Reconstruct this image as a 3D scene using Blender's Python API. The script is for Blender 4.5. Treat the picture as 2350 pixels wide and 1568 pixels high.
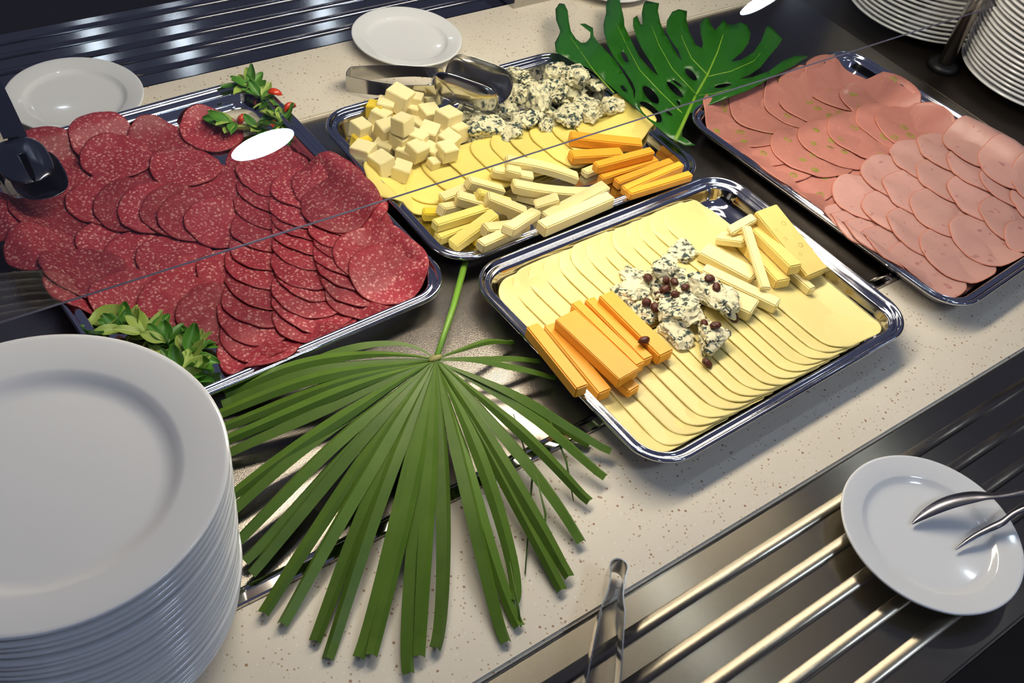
import bpy, bmesh, math, random
import numpy as np
from mathutils import Vector, Matrix, noise
from mathutils.geometry import delaunay_2d_cdt
random.seed(7)
rng = np.random.default_rng(7)
SC = bpy.context.scene
COL = SC.collection
for o in list(bpy.data.objects):
    bpy.data.objects.remove(o, do_unlink=True)

# ------------------------------------------------------------------ camera
H = 0.85                       # camera height above the stone worktop (z = 0)
FPX = 2330.0
RX = np.array([0.80874469, -0.34317836, 0.47766163])
RY = np.array([-0.57148692, -0.65050676, 0.5002436])
RD = np.array([-0.13904935, 0.67754673, 0.72221583])
RM = np.array([RX, RY, -RD])   # world from camera (x right, y down, z forward)
cam_d = bpy.data.cameras.new('camera')
cam_d.sensor_width = 36.0
cam_d.lens = FPX / 2350.0 * 36.0
cam_d.clip_start = 0.01
cam = bpy.data.objects.new('camera', cam_d)
COL.objects.link(cam)
m3 = Matrix(((RM[0][0], -RM[0][1], -RM[0][2]), (RM[1][0], -RM[1][1], -RM[1][2]), (RM[2][0], -RM[2][1], -RM[2][2])))
cam.matrix_world = Matrix.Translation((0, 0, H)) @ m3.to_4x4()
SC.camera = cam

def G(px, py, z=0.0):
    """point of the place at height z that the photograph shows at a pixel"""
    r = RM @ np.array([px - 1175.0, py - 784.0, FPX])
    s = (H - z) / -r[2]
    return np.array([r[0] * s, r[1] * s])

# ------------------------------------------------------------------ world, exposure
world = bpy.data.worlds.new('world')
SC.world = world
world.use_nodes = True
bg = world.node_tree.nodes['Background']
bg.inputs[0].default_value = (0.55, 0.60, 1.0, 1)
bg.inputs[1].default_value = 0.12
SC.view_settings.view_transform = 'Standard'
SC.view_settings.look = 'None'
SC.view_settings.gamma = 1.0
SC.view_settings.exposure = 0.0
SC.view_settings.use_curve_mapping = False
STRIP_L = 27.0                 # radiance of the warm lamp bar over the buffet
SPOT_L = 38.0                 # radiance of the small spot lamps
DOWN_L = 32.0                  # radiance of the cool round pendant lamps

# ------------------------------------------------------------------ helpers
def lin(r, g, b):
    f = lambda c: (c / 255 / 12.92) if c / 255 <= 0.04045 else ((c / 255 + 0.055) / 1.055) ** 2.4
    return (f(r), f(g), f(b), 1)

class NT:
    def __init__(s, name):
        s.m = bpy.data.materials.new(name)
        s.m.use_nodes = True
        s.t = s.m.node_tree
        s.b = s.t.nodes['Principled BSDF']
    def n(s, typ, **kw):
        x = s.t.nodes.new(typ)
        for k, v in kw.items():
            if k.startswith('i_'):
                key = k[2:]
                x.inputs[int(key) if key.isdigit() else key].default_value = v
            else:
                setattr(x, k, v)
        return x
    def l(s, a, b):
        s.t.links.new(a, b)
    def coords(s, rnd=True):
        tc = s.n('ShaderNodeTexCoord')
        if not rnd:
            return tc.outputs['Object']
        oi = s.n('ShaderNodeObjectInfo')
        mul = s.n('ShaderNodeVectorMath', operation='SCALE')
        mul.inputs[0].default_value = (7.3, 11.1, 5.7)
        s.l(oi.outputs['Random'], mul.inputs['Scale'])
        add = s.n('ShaderNodeVectorMath', operation='ADD')
        s.l(tc.outputs['Object'], add.inputs[0]); s.l(mul.outputs[0], add.inputs[1])
        return add.outputs[0]
    def ramp(s, fac, stops):
        r = s.n('ShaderNodeValToRGB')
        el = r.color_ramp.elements
        while len(el) < len(stops):
            el.new(0.5)
        for e, (p, c) in zip(el, stops):
            e.position = p; e.color = c
        s.l(fac, r.inputs[0])
        return r.outputs[0]
    def noise(s, v, scale, detail=3.0, rough=0.55, dist=0.0):
        x = s.n('ShaderNodeTexNoise'); x.inputs['Scale'].default_value = scale
        x.inputs['Detail'].default_value = detail; x.inputs['Roughness'].default_value = rough
        x.inputs['Distortion'].default_value = dist
        s.l(v, x.inputs['Vector']); return x.outputs['Fac']
    def voro(s, v, scale, feature='F1', out='Distance', rand=1.0):
        x = s.n('ShaderNodeTexVoronoi'); x.feature = feature
        x.inputs['Scale'].default_value = scale; x.inputs['Randomness'].default_value = rand
        s.l(v, x.inputs['Vector']); return x.outputs[out]
    def mix(s, fac, a, b, mode='MIX'):
        x = s.n('ShaderNodeMix', data_type='RGBA', blend_type=mode)
        for sock, val in ((x.inputs[0], fac), (x.inputs[6], a), (x.inputs[7], b)):
            if isinstance(val, (tuple, float, int)):
                sock.default_value = val
            else:
                s.l(val, sock)
        return x.outputs[2]
    def bump(s, h, strength=0.3, dist=0.002):
        x = s.n('ShaderNodeBump'); x.inputs['Strength'].default_value = strength
        x.inputs['Distance'].default_value = dist
        s.l(h, x.inputs['Height']); s.l(x.outputs[0], s.b.inputs['Normal'])
    def vary(s, col, lo, hi):
        oi = s.n('ShaderNodeObjectInfo'); mr = s.n('ShaderNodeMapRange')
        mr.inputs['To Min'].default_value = lo; mr.inputs['To Max'].default_value = hi
        s.l(oi.outputs['Random'], mr.inputs['Value'])
        vm = s.n('ShaderNodeVectorMath', operation='SCALE')
        if isinstance(col, tuple): vm.inputs[0].default_value = col[:3]
        else: s.l(col, vm.inputs[0])
        s.l(mr.outputs[0], vm.inputs['Scale'])
        return vm.outputs[0]
    def set(s, color=None, rough=None, metal=None, spec=None, aniso=None, coat=None, sss=None):
        b = s.b
        if color is not None:
            if isinstance(color, tuple): b.inputs['Base Color'].default_value = color
            else: s.l(color, b.inputs['Base Color'])
        if rough is not None:
            if isinstance(rough, float): b.inputs['Roughness'].default_value = rough
            else: s.l(rough, b.inputs['Roughness'])
        if metal is not None: b.inputs['Metallic'].default_value = metal
        if spec is not None: b.inputs['Specular IOR Level'].default_value = spec
        if coat is not None: b.inputs['Coat Weight'].default_value = coat; b.inputs['Coat Roughness'].default_value = 0.05
        if sss is not None:
            b.inputs['Subsurface Weight'].default_value = sss
            b.inputs['Subsurface Radius'].default_value = (0.006, 0.004, 0.002)
            b.inputs['Subsurface Scale'].default_value = 1.0
        if aniso is not None:
            b.inputs['Anisotropic'].default_value = aniso
            c = s.n('ShaderNodeCombineXYZ'); c.inputs[1].default_value = 1.0
            s.l(c.outputs[0], b.inputs['Tangent'])
        return s.m

MAT = {}
def build_materials():
    # speckled beige stone
    t = NT('speckled_stone'); v = t.coords(False)
    base = t.mix(t.noise(v, 9, 2), lin(221, 213, 197), lin(208, 198, 180))
    cell = t.voro(v, 190)
    big = t.voro(v, 75)
    gate = t.noise(v, 55, 2)
    s1 = t.ramp(cell, [(0.0, (1, 1, 1, 1)), (0.17, (1, 1, 1, 1)), (0.24, (0, 0, 0, 1))])
    g1 = t.ramp(gate, [(0.46, (0, 0, 0, 1)), (0.54, (1, 1, 1, 1))])
    s2 = t.ramp(big, [(0.0, (1, 1, 1, 1)), (0.09, (1, 1, 1, 1)), (0.13, (0, 0, 0, 1))])
    c = t.mix(t.mix(1.0, s1, g1, 'MULTIPLY'), base, lin(168, 144, 114))
    c = t.mix(s2, c, lin(150, 116, 88))
    pale = t.ramp(t.voro(v, 120), [(0.0, (1, 1, 1, 1)), (0.1, (1, 1, 1, 1)), (0.16, (0, 0, 0, 1))])
    c = t.mix(t.mix(1.0, pale, 0.35 and (0.35, 0.35, 0.35, 1), 'MULTIPLY'), c, lin(240, 234, 222))
    MAT['stone'] = t.set(c, 0.32, spec=0.4)
    # dull steel of the chilled plate, orange-peel surface
    t = NT('chilled_plate_steel'); v = t.coords(False)
    t.bump(t.noise(v, 900, 2), 0.35, 0.0005)
    MAT['well'] = t.set(t.mix(t.noise(v, 14, 4), lin(160, 154, 146), lin(132, 127, 121)), 0.27, 1.0)
    t = NT('dark_side_panel'); v = t.coords(False)
    MAT['panel'] = t.set(t.mix(t.noise(v, 10, 4), lin(74, 66, 60), lin(56, 50, 46)), 0.34, 0.85)
    t = NT('chrome_trim'); MAT['chrome'] = t.set(lin(214, 212, 210), 0.07, 1.0)
    t = NT('tray_chrome'); v = t.coords(False)
    sm = t.noise(v, 30, 4)
    MAT['tray'] = t.set(lin(205, 205, 212), t.ramp(sm, [(0.3, (0.055,) * 3 + (1,)), (0.8, (0.15,) * 3 + (1,))]), 1.0)
    t = NT('tongs_steel'); MAT['tongs'] = t.set(lin(190, 187, 182), 0.16, 1.0)
    t = NT('dark_tongs_steel'); MAT['darktongs'] = t.set(lin(112, 112, 120), 0.22, 1.0)
    # brushed rail steel with scratches
    t = NT('brushed_rail_steel'); v = t.coords(False)
    mp = t.n('ShaderNodeMapping'); mp.inputs['Scale'].default_value = (3, 260, 60); t.l(v, mp.inputs[0])
    br = t.noise(mp.outputs[0], 3, 3)
    rough = t.ramp(br, [(0.25, (0.20,) * 3 + (1,)), (0.75, (0.31,) * 3 + (1,))])
    MAT['rail'] = t.set(lin(150, 142, 126), 0.25, 1.0, aniso=0.88)
    t = NT('far_rail_steel'); MAT['rail_far'] = t.set(lin(150, 148, 150), 0.13, 1.0, aniso=0.7)
    t = NT('porcelain'); MAT['plate'] = t.set(lin(226, 227, 228), 0.13, spec=0.5, coat=0.35)
    t = NT('black_rubber'); MAT['black'] = t.set(lin(22, 21, 22), 0.45)
    t = NT('post_steel'); MAT['post'] = t.set(lin(176, 166, 156), 0.3, 1.0)
    t = NT('dark_floor'); v = t.coords(False)
    MAT['floor'] = t.set(t.mix(t.noise(v, 4, 4), lin(64, 54, 48), lin(48, 40, 38)), 0.6)
    t = NT('dark_cabinet'); MAT['cabinet'] = t.set(lin(38, 32, 32), 0.6)
    t = NT('ceiling_paint'); MAT['ceiling'] = t.set(lin(120, 112, 118), 0.9)
    t = NT('lamp_housing'); MAT['housing'] = t.set(lin(150, 150, 150), 0.4, 0.6)
    # salami
    t = NT('salami'); v = t.coords()
    warp = t.n('ShaderNodeTexNoise'); warp.inputs['Scale'].default_value = 260; t.l(v, warp.inputs['Vector'])
    wv = t.n('ShaderNodeVectorMath', operation='MULTIPLY_ADD'); wv.inputs[1].default_value = (0.005,) * 3
    t.l(warp.outputs['Color'], wv.inputs[0]); t.l(v, wv.inputs[2])
    meat = t.mix(t.noise(v, 60, 5, 0.7), lin(126, 32, 46), lin(168, 58, 70))
    f1 = t.ramp(t.voro(wv.outputs[0], 380), [(0.0, (1, 1, 1, 1)), (0.3, (1, 1, 1, 1)), (0.46, (0, 0, 0, 1))])
    f2 = t.ramp(t.voro(wv.outputs[0], 200), [(0.0, (1, 1, 1, 1)), (0.24, (1, 1, 1, 1)), (0.36, (0, 0, 0, 1))])
    gate = t.ramp(t.noise(v, 150, 2), [(0.44, (0, 0, 0, 1)), (0.66, (0.45, 0.45, 0.45, 1))])
    c = t.mix(t.mix(1.0, f1, gate, 'MULTIPLY'), meat, lin(212, 146, 144))
    c = t.mix(t.mix(1.0, f2, (0.6, 0.6, 0.6, 1), 'MULTIPLY'), c, lin(218, 160, 154))
    t.bump(t.noise(v, 500, 3), 0.25, 0.001)
    MAT['salami'] = t.set(t.vary(c, 0.72, 1.12), 0.48, spec=0.35)
    t = NT('salami_skin'); MAT['skin'] = t.set(lin(142, 42, 46), 0.5)
    # olive mortadella / ham
    t = NT('mortadella'); v = t.coords()
    c = t.mix(t.noise(v, 70, 4, 0.6), lin(172, 110, 98), lin(188, 127, 114))
    wh = t.ramp(t.voro(v, 110), [(0.0, (1, 1, 1, 1)), (0.06, (0.6, 0.6, 0.6, 1)), (0.13, (0, 0, 0, 1))])
    c = t.mix(wh, c, lin(222, 170, 156))
    MAT['mortadella'] = t.set(t.vary(c, 0.88, 1.06), 0.42, spec=0.4)
    t = NT('olive_green'); v = t.coords()
    MAT['olive'] = t.set(t.mix(t.noise(v, 300), lin(158, 142, 70), lin(132, 120, 54)), 0.45)
    t = NT('pale_ham'); v = t.coords()
    c = t.mix(t.noise(v, 45, 4, 0.6), lin(188, 140, 131), lin(197, 152, 142))
    dk = t.ramp(t.noise(v, 85, 2, 0.4), [(0.66, (0, 0, 0, 1)), (0.74, (0.75, 0.75, 0.75, 1))])
    c = t.mix(dk, c, lin(158, 96, 100))
    MAT['ham'] = t.set(t.vary(c, 0.88, 1.05), 0.4, spec=0.4)
    t = NT('ham_rind'); MAT['rind'] = t.set(lin(190, 122, 102), 0.5)
    # cheeses
    def cheese(name, a, b, sc=40):
        t = NT(name); v = t.coords()
        t.bump(t.noise(v, 180, 3), 0.06, 0.001)
        return t.set(t.vary(t.mix(t.noise(v, sc, 3), lin(*a), lin(*b)), 0.92, 1.02), 0.42, spec=0.35)
    MAT['white_cheese'] = cheese('ivory_cheese', (238, 223, 152), (233, 215, 140))
    MAT['cube_cheese'] = cheese('pale_cheese', (246, 233, 184), (242, 225, 164))
    MAT['stick_cheese'] = cheese('butter_cheese', (245, 232, 176), (239, 220, 152))
    MAT['yellow_cheese'] = cheese('yellow_cheese', (244, 226, 134), (240, 218, 116))
    MAT['bright_cheese'] = cheese('bright_yellow_cheese', (240, 212, 70), (232, 198, 56))
    MAT['orange_cheese'] = cheese('orange_cheese', (250, 182, 62), (246, 170, 50))
    MAT['holey'] = cheese('holey_cheese', (240, 216, 132), (232, 204, 118))
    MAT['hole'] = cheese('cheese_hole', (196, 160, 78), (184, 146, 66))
    t = NT('blue_cheese'); v = t.coords()
    body = t.mix(t.noise(v, 60, 4), lin(240, 232, 198), lin(226, 216, 172))
    v1 = t.ramp(t.noise(v, 140, 4, 0.6, 0.6), [(0.485, (0, 0, 0, 1)), (0.57, (1, 1, 1, 1))])
    v2 = t.ramp(t.noise(v, 32, 2), [(0.34, (0, 0, 0, 1)), (0.5, (1, 1, 1, 1))])
    vein = t.mix(t.noise(v, 60, 2), lin(28, 48, 54), lin(62, 82, 76))
    c = t.mix(t.mix(1.0, v1, v2, 'MULTIPLY'), body, vein)
    t.bump(t.noise(v, 240, 5, 0.7), 0.5, 0.002)
    MAT['blue_cheese'] = t.set(c, 0.55, spec=0.3)
    t = NT('raisin'); v = t.coords()
    t.bump(t.noise(v, 380, 3), 0.7, 0.002)
    MAT['raisin'] = t.set(t.mix(t.noise(v, 200, 2), lin(98, 40, 14), lin(56, 20, 8)), 0.32)
    # plants
    t = NT('palm_green'); v = t.coords()
    MAT['palm'] = t.set(t.vary(t.mix(t.noise(v, 30, 3), lin(96, 126, 42), lin(68, 100, 28)), 0.75, 1.1), 0.42, spec=0.35)
    t = NT('palm_stem'); MAT['palmstem'] = t.set(lin(112, 158, 50), 0.4)
    t = NT('palm_hub'); MAT['palmhub'] = t.set(lin(140, 136, 72), 0.5)
    t = NT('monstera_green'); v = t.coords(False)
    MAT['monstera'] = t.set(t.mix(t.noise(v, 18, 3), lin(40, 100, 20), lin(24, 78, 14)), 0.33, spec=0.5)
    t = NT('monstera_vein'); MAT['vein'] = t.set(lin(118, 160, 44), 0.4)
    t = NT('lettuce_green'); v = t.coords()
    MAT['lettuce'] = t.set(t.mix(t.noise(v, 70, 3), lin(92, 146, 44), lin(44, 104, 26)), 0.42)
    t = NT('pale_lettuce'); v = t.coords()
    MAT['pale_lettuce'] = t.set(t.mix(t.noise(v, 90, 3), lin(168, 186, 92), lin(138, 168, 68)), 0.45)
    t = NT('tomato_red'); MAT['tomato'] = t.set(lin(206, 62, 26), 0.25)
    # glass: thin pane, clear with a Fresnel mirror
    t = NT('clear_glass')
    t.t.nodes.remove(t.b)
    out = [n for n in t.t.nodes if n.type == 'OUTPUT_MATERIAL'][0]
    fr = t.n('ShaderNodeFresnel')
    ge = t.n('ShaderNodeNewGeometry'); mr = t.n('ShaderNodeMapRange'); mr.inputs['To Min'].default_value = 1.52; mr.inputs['To Max'].default_value = 1 / 1.52
    t.l(ge.outputs['Backfacing'], mr.inputs['Value']); t.l(mr.outputs[0], fr.inputs['IOR'])
    tr = t.n('ShaderNodeBsdfTransparent'); tr.inputs[0].default_value = (0.965, 0.975, 0.97, 1)
    gl = t.n('ShaderNodeBsdfGlossy'); gl.inputs['Roughness'].default_value = 0.0
    mx = t.n('ShaderNodeMixShader')
    t.l(fr.outputs[0], mx.inputs[0]); t.l(tr.outputs[0], mx.inputs[1]); t.l(gl.outputs[0], mx.inputs[2])
    t.l(mx.outputs[0], out.inputs[0]); MAT['glass'] = t.m
    t = NT('glass_edge'); MAT['glassedge'] = t.set(lin(92, 92, 112), 0.2)
    def emit(name, col, s):
        t = NT(name)
        t.b.inputs['Base Color'].default_value = (0, 0, 0, 1)
        t.b.inputs['Emission Color'].default_value = col
        t.b.inputs['Emission Strength'].default_value = s
        return t.m
    MAT['strip'] = emit('warm_lamp', (1.0, 0.89, 0.70, 1), STRIP_L)
    MAT['spot'] = emit('spot_lens', (0.78, 0.9, 1.0, 1), SPOT_L)
    MAT['down'] = emit('cool_lamp', (0.66, 0.80, 1.0, 1), DOWN_L)
build_materials()

def mesh_obj(name, verts, faces, mat, parent=None, smooth=True, loc=(0, 0, 0), flip=False):
    if flip: faces = [tuple(f)[::-1] for f in faces]
    me = bpy.data.meshes.new(name)
    me.from_pydata([tuple(map(float, v)) for v in verts], [], faces)
    if isinstance(mat, (list, tuple)):
        for m in mat: me.materials.append(MAT[m])
    else:
        me.materials.append(MAT[mat])
    if smooth:
        me.polygons.foreach_set('use_smooth', [True] * len(me.polygons))
    me.update()
    o = bpy.data.objects.new(name, me)
    COL.objects.link(o)
    o.location = loc
    if parent: o.parent = parent
    return o

def bm_obj(name, bm, mat, parent=None, smooth=False, loc=(0, 0, 0)):
    bmesh.ops.recalc_face_normals(bm, faces=bm.faces[:])
    me = bpy.data.meshes.new(name)
    bm.to_mesh(me); bm.free()
    me.materials.append(MAT[mat])
    if smooth:
        me.polygons.foreach_set('use_smooth', [True] * len(me.polygons))
    o = bpy.data.objects.new(name, me)
    COL.objects.link(o)
    o.location = loc
    if parent: o.parent = parent
    return o

def tag(o, label=None, cat=None, group=None, kind=None):
    if label: o['label'] = label
    if cat: o['category'] = cat
    if group: o['group'] = group
    if kind: o['kind'] = kind
    return o

def thing(name, label, cat, loc=(0, 0, 0), group=None, rz=0.0):
    o = bpy.data.objects.new(name, None)
    COL.objects.link(o)
    o.location = loc; o.rotation_euler = (0, 0, rz); o.empty_display_size = 0.02
    return tag(o, label, cat, group)

def box(name, x0, x1, y0, y1, z0, z1, mat, parent=None, bevel=0.0, seg=2):
    bm = bmesh.new()
    bmesh.ops.create_cube(bm, size=1.0)
    for v in bm.verts:
        v.co = Vector(((x1 - x0) * v.co.x, (y1 - y0) * v.co.y, (z1 - z0) * v.co.z))
    if bevel > 0:
        bmesh.ops.bevel(bm, geom=bm.edges[:], offset=bevel, segments=seg, affect='EDGES')
    return bm_obj(name, bm, mat, parent, loc=((x0 + x1) / 2, (y0 + y1) / 2, (z0 + z1) / 2))

def lathe(name, prof, mat, parent=None, seg=64, loc=(0, 0, 0), smooth=True):
    vs, fs = [], []
    n = len(prof)
    for i in range(seg):
        a = 2 * math.pi * i / seg
        for r, z in prof:
            vs.append((r * math.cos(a), r * math.sin(a), z))
    for i in range(seg):
        j = (i + 1) % seg
        for k in range(n - 1):
            fs.append((i * n + k, j * n + k, j * n + k + 1, i * n + k + 1))
    o = mesh_obj(name, vs, fs, mat, parent, smooth, loc)
    bm = bmesh.new(); bm.from_mesh(o.data)
    bmesh.ops.remove_doubles(bm, verts=bm.verts[:], dist=1e-6)
    bmesh.ops.recalc_face_normals(bm, faces=bm.faces[:])
    bm.to_mesh(o.data); bm.free()
    return o

def tube(name, pts, rad, mat, parent=None, seg=10, loc=(0, 0, 0)):
    pts = [Vector(p) for p in pts]
    if not isinstance(rad, (list, tuple)): rad = [rad] * len(pts)
    vs, fs = [], []
    for i, p in enumerate(pts):
        d = (pts[min(i + 1, len(pts) - 1)] - pts[max(i - 1, 0)]).normalized()
        up = Vector((0, 0, 1)) if abs(d.z) < 0.95 else Vector((1, 0, 0))
        a = d.cross(up).normalized(); b = a.cross(d)
        for k in range(seg):
            t = 2 * math.pi * k / seg
            vs.append(p + (a * math.cos(t) + b * math.sin(t)) * rad[i])
    for i in range(len(pts) - 1):
        for k in range(seg):
            fs.append((i * seg + k, i * seg + (k + 1) % seg, (i + 1) * seg + (k + 1) % seg, (i + 1) * seg + k))
    fs.append(tuple(range(seg))[::-1]); fs.append(tuple((len(pts) - 1) * seg + k for k in range(seg)))
    return mesh_obj(name, vs, fs, mat, parent, True, loc, True)

ORD = ['first', 'second', 'third', 'fourth', 'fifth', 'sixth', 'seventh', 'eighth', 'ninth', 'tenth', 'eleventh', 'twelfth', 'thirteenth',
       'fourteenth', 'fifteenth', 'sixteenth', 'seventeenth', 'eighteenth', 'nineteenth', 'twentieth', 'twenty-first', 'twenty-second',
       'twenty-third', 'twenty-fourth', 'twenty-fifth', 'twenty-sixth', 'twenty-seventh', 'twenty-eighth']

# ------------------------------------------------------------------ the setting
WELL_Z = -0.006
Y_RAIL0, Y_STONE0, Y_WELL0, Y_WELL1, Y_STONE1, Y_BACK1 = 0.036, 0.268, 0.438, 1.073, 1.229, 1.433
XA, XB = -0.6, 2.7
wl = box('wall_left', -4.1, -4.0, -7.1, 5.1, -0.95, 2.6, 'cabinet'); tag(wl, kind='structure')
wf = box('wall_right', 6.0, 6.1, -7.1, 5.1, -0.95, 2.6, 'cabinet'); tag(wf, kind='structure')
fl = box('floor', -4, 6, -7.1, 5.1, -0.95, -0.90, 'floor'); tag(fl, kind='structure')

counter = thing('buffet_counter', 'long buffet counter with speckled beige stone borders around dark steel', 'counter', (0, 0, 0))
box('cabinet', XA, XB, 0.20, 1.30, -0.90, -0.05, 'cabinet', counter)
box('stone_border', XA, XB, Y_STONE0, Y_WELL0, -0.035, 0.0, 'stone', counter, 0.0025)
box('stone_border', XA, XB, Y_WELL1, Y_STONE1, -0.035, 0.0, 'stone', counter, 0.0025)
SEAM0, SEAM1 = 0.06, 1.552
box('steel_panel', XA, SEAM0 - 0.001, Y_WELL0, Y_WELL1, -0.03, WELL_Z, 'panel', counter, 0.0008, 1)
box('steel_panel', SEAM0 + 0.001, SEAM1 - 0.001, Y_WELL0 + 0.02, Y_WELL1, -0.03, WELL_Z, 'well', counter, 0.0008, 1)
box('steel_panel', SEAM1 + 0.001, XB, Y_WELL0, Y_WELL1, -0.03, WELL_Z, 'panel', counter, 0.0008, 1)
# chrome lip between the chilled plate and the front stone
prof = [(0.0205, -0.012), (0.0205, -0.0048), (0.019, -0.0040), (0.0165, -0.0036), (0.0150, -0.0020), (0.0135, 0.0006), (0.011, 0.0012), (0.003, 0.0012), (0.001, 0.0004), (0.0003, -0.002), (0.0003, -0.012)]
vs, fs = [], []
for xx in (SEAM0 + 0.001, SEAM1 - 0.001):
    for (yy, zz) in prof: vs.append((xx, Y_WELL0 + yy, zz))
n = len(prof)
for k in range(n - 1): fs.append((k, k + 1, n + k + 1, n + k))
fs.append(tuple(range(n))); fs.append(tuple(range(2 * n - 1, n - 1, -1)))
mesh_obj('chrome_lip', vs, fs, 'chrome', counter, False)

def tray_slide(name, label, y0, y1, ribs, z, mat='rail'):
    t = thing(name, label, 'tray slide', ((XA + XB) / 2, (y0 + y1) / 2, z))
    cx, cy = t.location.x, t.location.y
    b = box('plate', XA - cx, XB - cx, y0 - cy, y1 - cy, -0.022, 0.0, mat, t, 0.003)
    for yr in ribs:
        vs, fs = [], []
        pf = [(-0.0065, -0.001)] + [(-0.0065 + 0.0145 * q / 14, 0.0034 * math.sin(math.pi * (q / 14) ** 0.62)) for q in range(1, 14)] + [(0.008, -0.0004)]
        for xx in (XA, XB):
            for (a, h) in pf: vs.append((xx - cx, yr + a - cy, h))
        k = len(pf)
        for i in range(k - 1): fs.append((i, k + i, k + i + 1, i + 1))
        fs.append(tuple(range(k))); fs.append(tuple(range(2 * k - 1, k - 1, -1)))
        o = mesh_obj('rib', vs, fs, mat, t)
        for f in list(o.data.polygons)[-2:]: f.use_smooth = False
    return t
tray_slide('tray_slide', 'ribbed brushed steel tray slide along the front of the counter', Y_RAIL0, Y_STONE0 - 0.001, [0.2315, 0.194, 0.155, 0.116, 0.077], -0.003)
tray_slide('tray_slide', 'ribbed steel tray slide along the far side of the counter', Y_STONE1 + 0.001, Y_BACK1, [1.266, 1.301, 1.336, 1.374, 1.409], -0.003, 'rail_far')

# lights: round pendant lamps and the lamp bar on the guard
TH = math.radians(60.0)        # lean of the glass pane
HG = 0.12
PANE_Y = 1.0275 * (H - HG)
def mirrored(px, py):
    r = RM @ np.array([px - 1175.0, py - 784.0, FPX]); r /= np.linalg.norm(r)
    nrm = np.array([0, -math.sin(TH), math.cos(TH)])
    p0 = np.array([0, PANE_Y, HG]); c0 = np.array([0, 0, H])
    s = ((p0 - c0) @ nrm) / (r @ nrm)
    p = c0 + r * s
    q = r - 2 * (r @ nrm) * nrm
    u = (1.80 - p[2]) / q[2]
    return p + q * u
d1, d2 = mirrored(603, 331), mirrored(1752, 0)
print('downlights', d1, d2)
DX = d2[0] - d1[0]; DY = d1[1]
lamp_spots = [(d1[0], d1[1], 'round pendant lamp behind the photographer, mirrored over the salami'),
              (d2[0], d2[1], 'round pendant lamp behind the photographer, mirrored above the big green leaf'),
              (d1[0] - DX, DY, 'round pendant lamp behind the photographer, left end of its row'),
              (1.1, -0.9, 'added round pendant lamp over the front aisle, brightening the front plate')]  # aisle lamp is an unseen extra, added to brighten the plate on the front slide
spots = [(0.65, 0.80, 'small cool spot lamp over the counter, left of three'), (1.59, 0.80, 'small cool spot lamp over the counter, middle of three'), (2.53, 0.80, 'small cool spot lamp over the counter, right of three'),
         (1.12, 4.2, 'small cool spot lamp beyond the counter, left of three'), (1.48, 4.1, 'small cool spot lamp beyond the counter, middle of three'), (2.20, 4.1, 'small cool spot lamp beyond the counter, right of three')]
for (lx, ly, lb) in spots:
    t = thing('spot_lamp', lb, 'lamp', (lx, ly, 1.80), 'small spot lamps of the room')
    tube('cable', [(0, 0, 0.08), (0, 0, 0.6)], 0.004, 'black', t, 8)
    lathe('shade', [(0.0, 0.09), (0.02, 0.09), (0.05, 0.06), (0.055, 0.0), (0.052, 0.0), (0.047, 0.055), (0.0, 0.08)], 'housing', t, 32)
    lathe('lens', [(0.0, 0.004), (0.045, 0.004), (0.045, 0.007), (0, 0.007)], 'spot', t, 32)
for (lx, ly, lb) in lamp_spots:
    t = thing('pendant_lamp', lb, 'lamp', (lx, ly, 1.80), 'round pendant lamps of the room')
    tube('cable', [(0, 0, 0.0), (0, 0, 0.6)], 0.004, 'black', t, 8)
    lathe('shade', [(0.0, 0.05), (0.05, 0.05), (0.21, 0.0), (0.21, -0.002), (0.0, 0.0)], 'housing', t, 48)
    R0 = 0.182
    lathe('trim_ring', [(R0, 0.0), (R0 + 0.028, 0.0), (R0 + 0.028, -0.006), (R0 + 0.004, -0.008), (R0, -0.004), (R0, 0.0)], 'housing', t, 48)
    lathe('lens', [(0.0, -0.003), (R0, -0.003), (R0, -0.001), (0, -0.001)], 'down', t, 48)

guard = thing('sneeze_guard', 'clear glass sneeze guard leaning over the platters on steel posts', 'sneeze guard', (0.8, 0.772, 0.0))
gx, gy = 0.8, 0.772
GT = 0.30; tk = 0.0016
cy_, sy_ = math.cos(TH), math.sin(TH)
def pane_pt(x, t, off):
    return (x - gx, PANE_Y + t * cy_ - off * sy_ - gy, HG + t * sy_ + off * cy_)
vs = [pane_pt(x, t, o_) for x in (-0.45, 1.72) for t in (0, GT) for o_ in (0, -tk)]
fs = [(0, 4, 6, 2), (1, 3, 7, 5), (2, 6, 7, 3), (0, 2, 3, 1), (4, 5, 7, 6)]
mesh_obj('glass_pane', vs, fs, 'glass', guard, False)
vs = [pane_pt(x, t, o_) for x in (-0.45, 1.72) for t in (0, -0.0016) for o_ in (0.0002, -tk)]
mesh_obj('polished_edge', vs, [(0, 4, 6, 2), (1, 3, 7, 5), (2, 6, 7, 3), (0, 1, 5, 4), (0, 2, 3, 1), (4, 5, 7, 6)], 'glassedge', guard, False)
for xx in (-0.33, 1.626):
    tube('post', [(xx - gx, 0, WELL_Z), (xx - gx, 0, 0.3), (xx - gx, 0, 0.645)], 0.0125, 'post', guard, 20)
    lathe('pane_clamp', [(0.0125, 0.014), (0.02, 0.014), (0.02, -0.014), (0.0125, -0.014)], 'post', guard, 24, (xx - gx, 0, HG + (gy - PANE_Y) / cy_ * sy_))
    lathe('post_flange', [(0.0125, 0.012), (0.024, 0.011), (0.0275, 0.006), (0.0275, 0.0), (0.0125, 0.0)], 'black', guard, 32, (xx - gx, 0, WELL_Z))
box('top_beam', -0.45 - gx, 1.80 - gx, -0.016, 0.016, 0.645, 0.672, 'post', guard, 0.003)
bar = thing('lamp_bar', 'long warm white lamp bar under the beam of the sneeze guard', 'lamp', (0.83, 0.797, 0.645))
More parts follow.
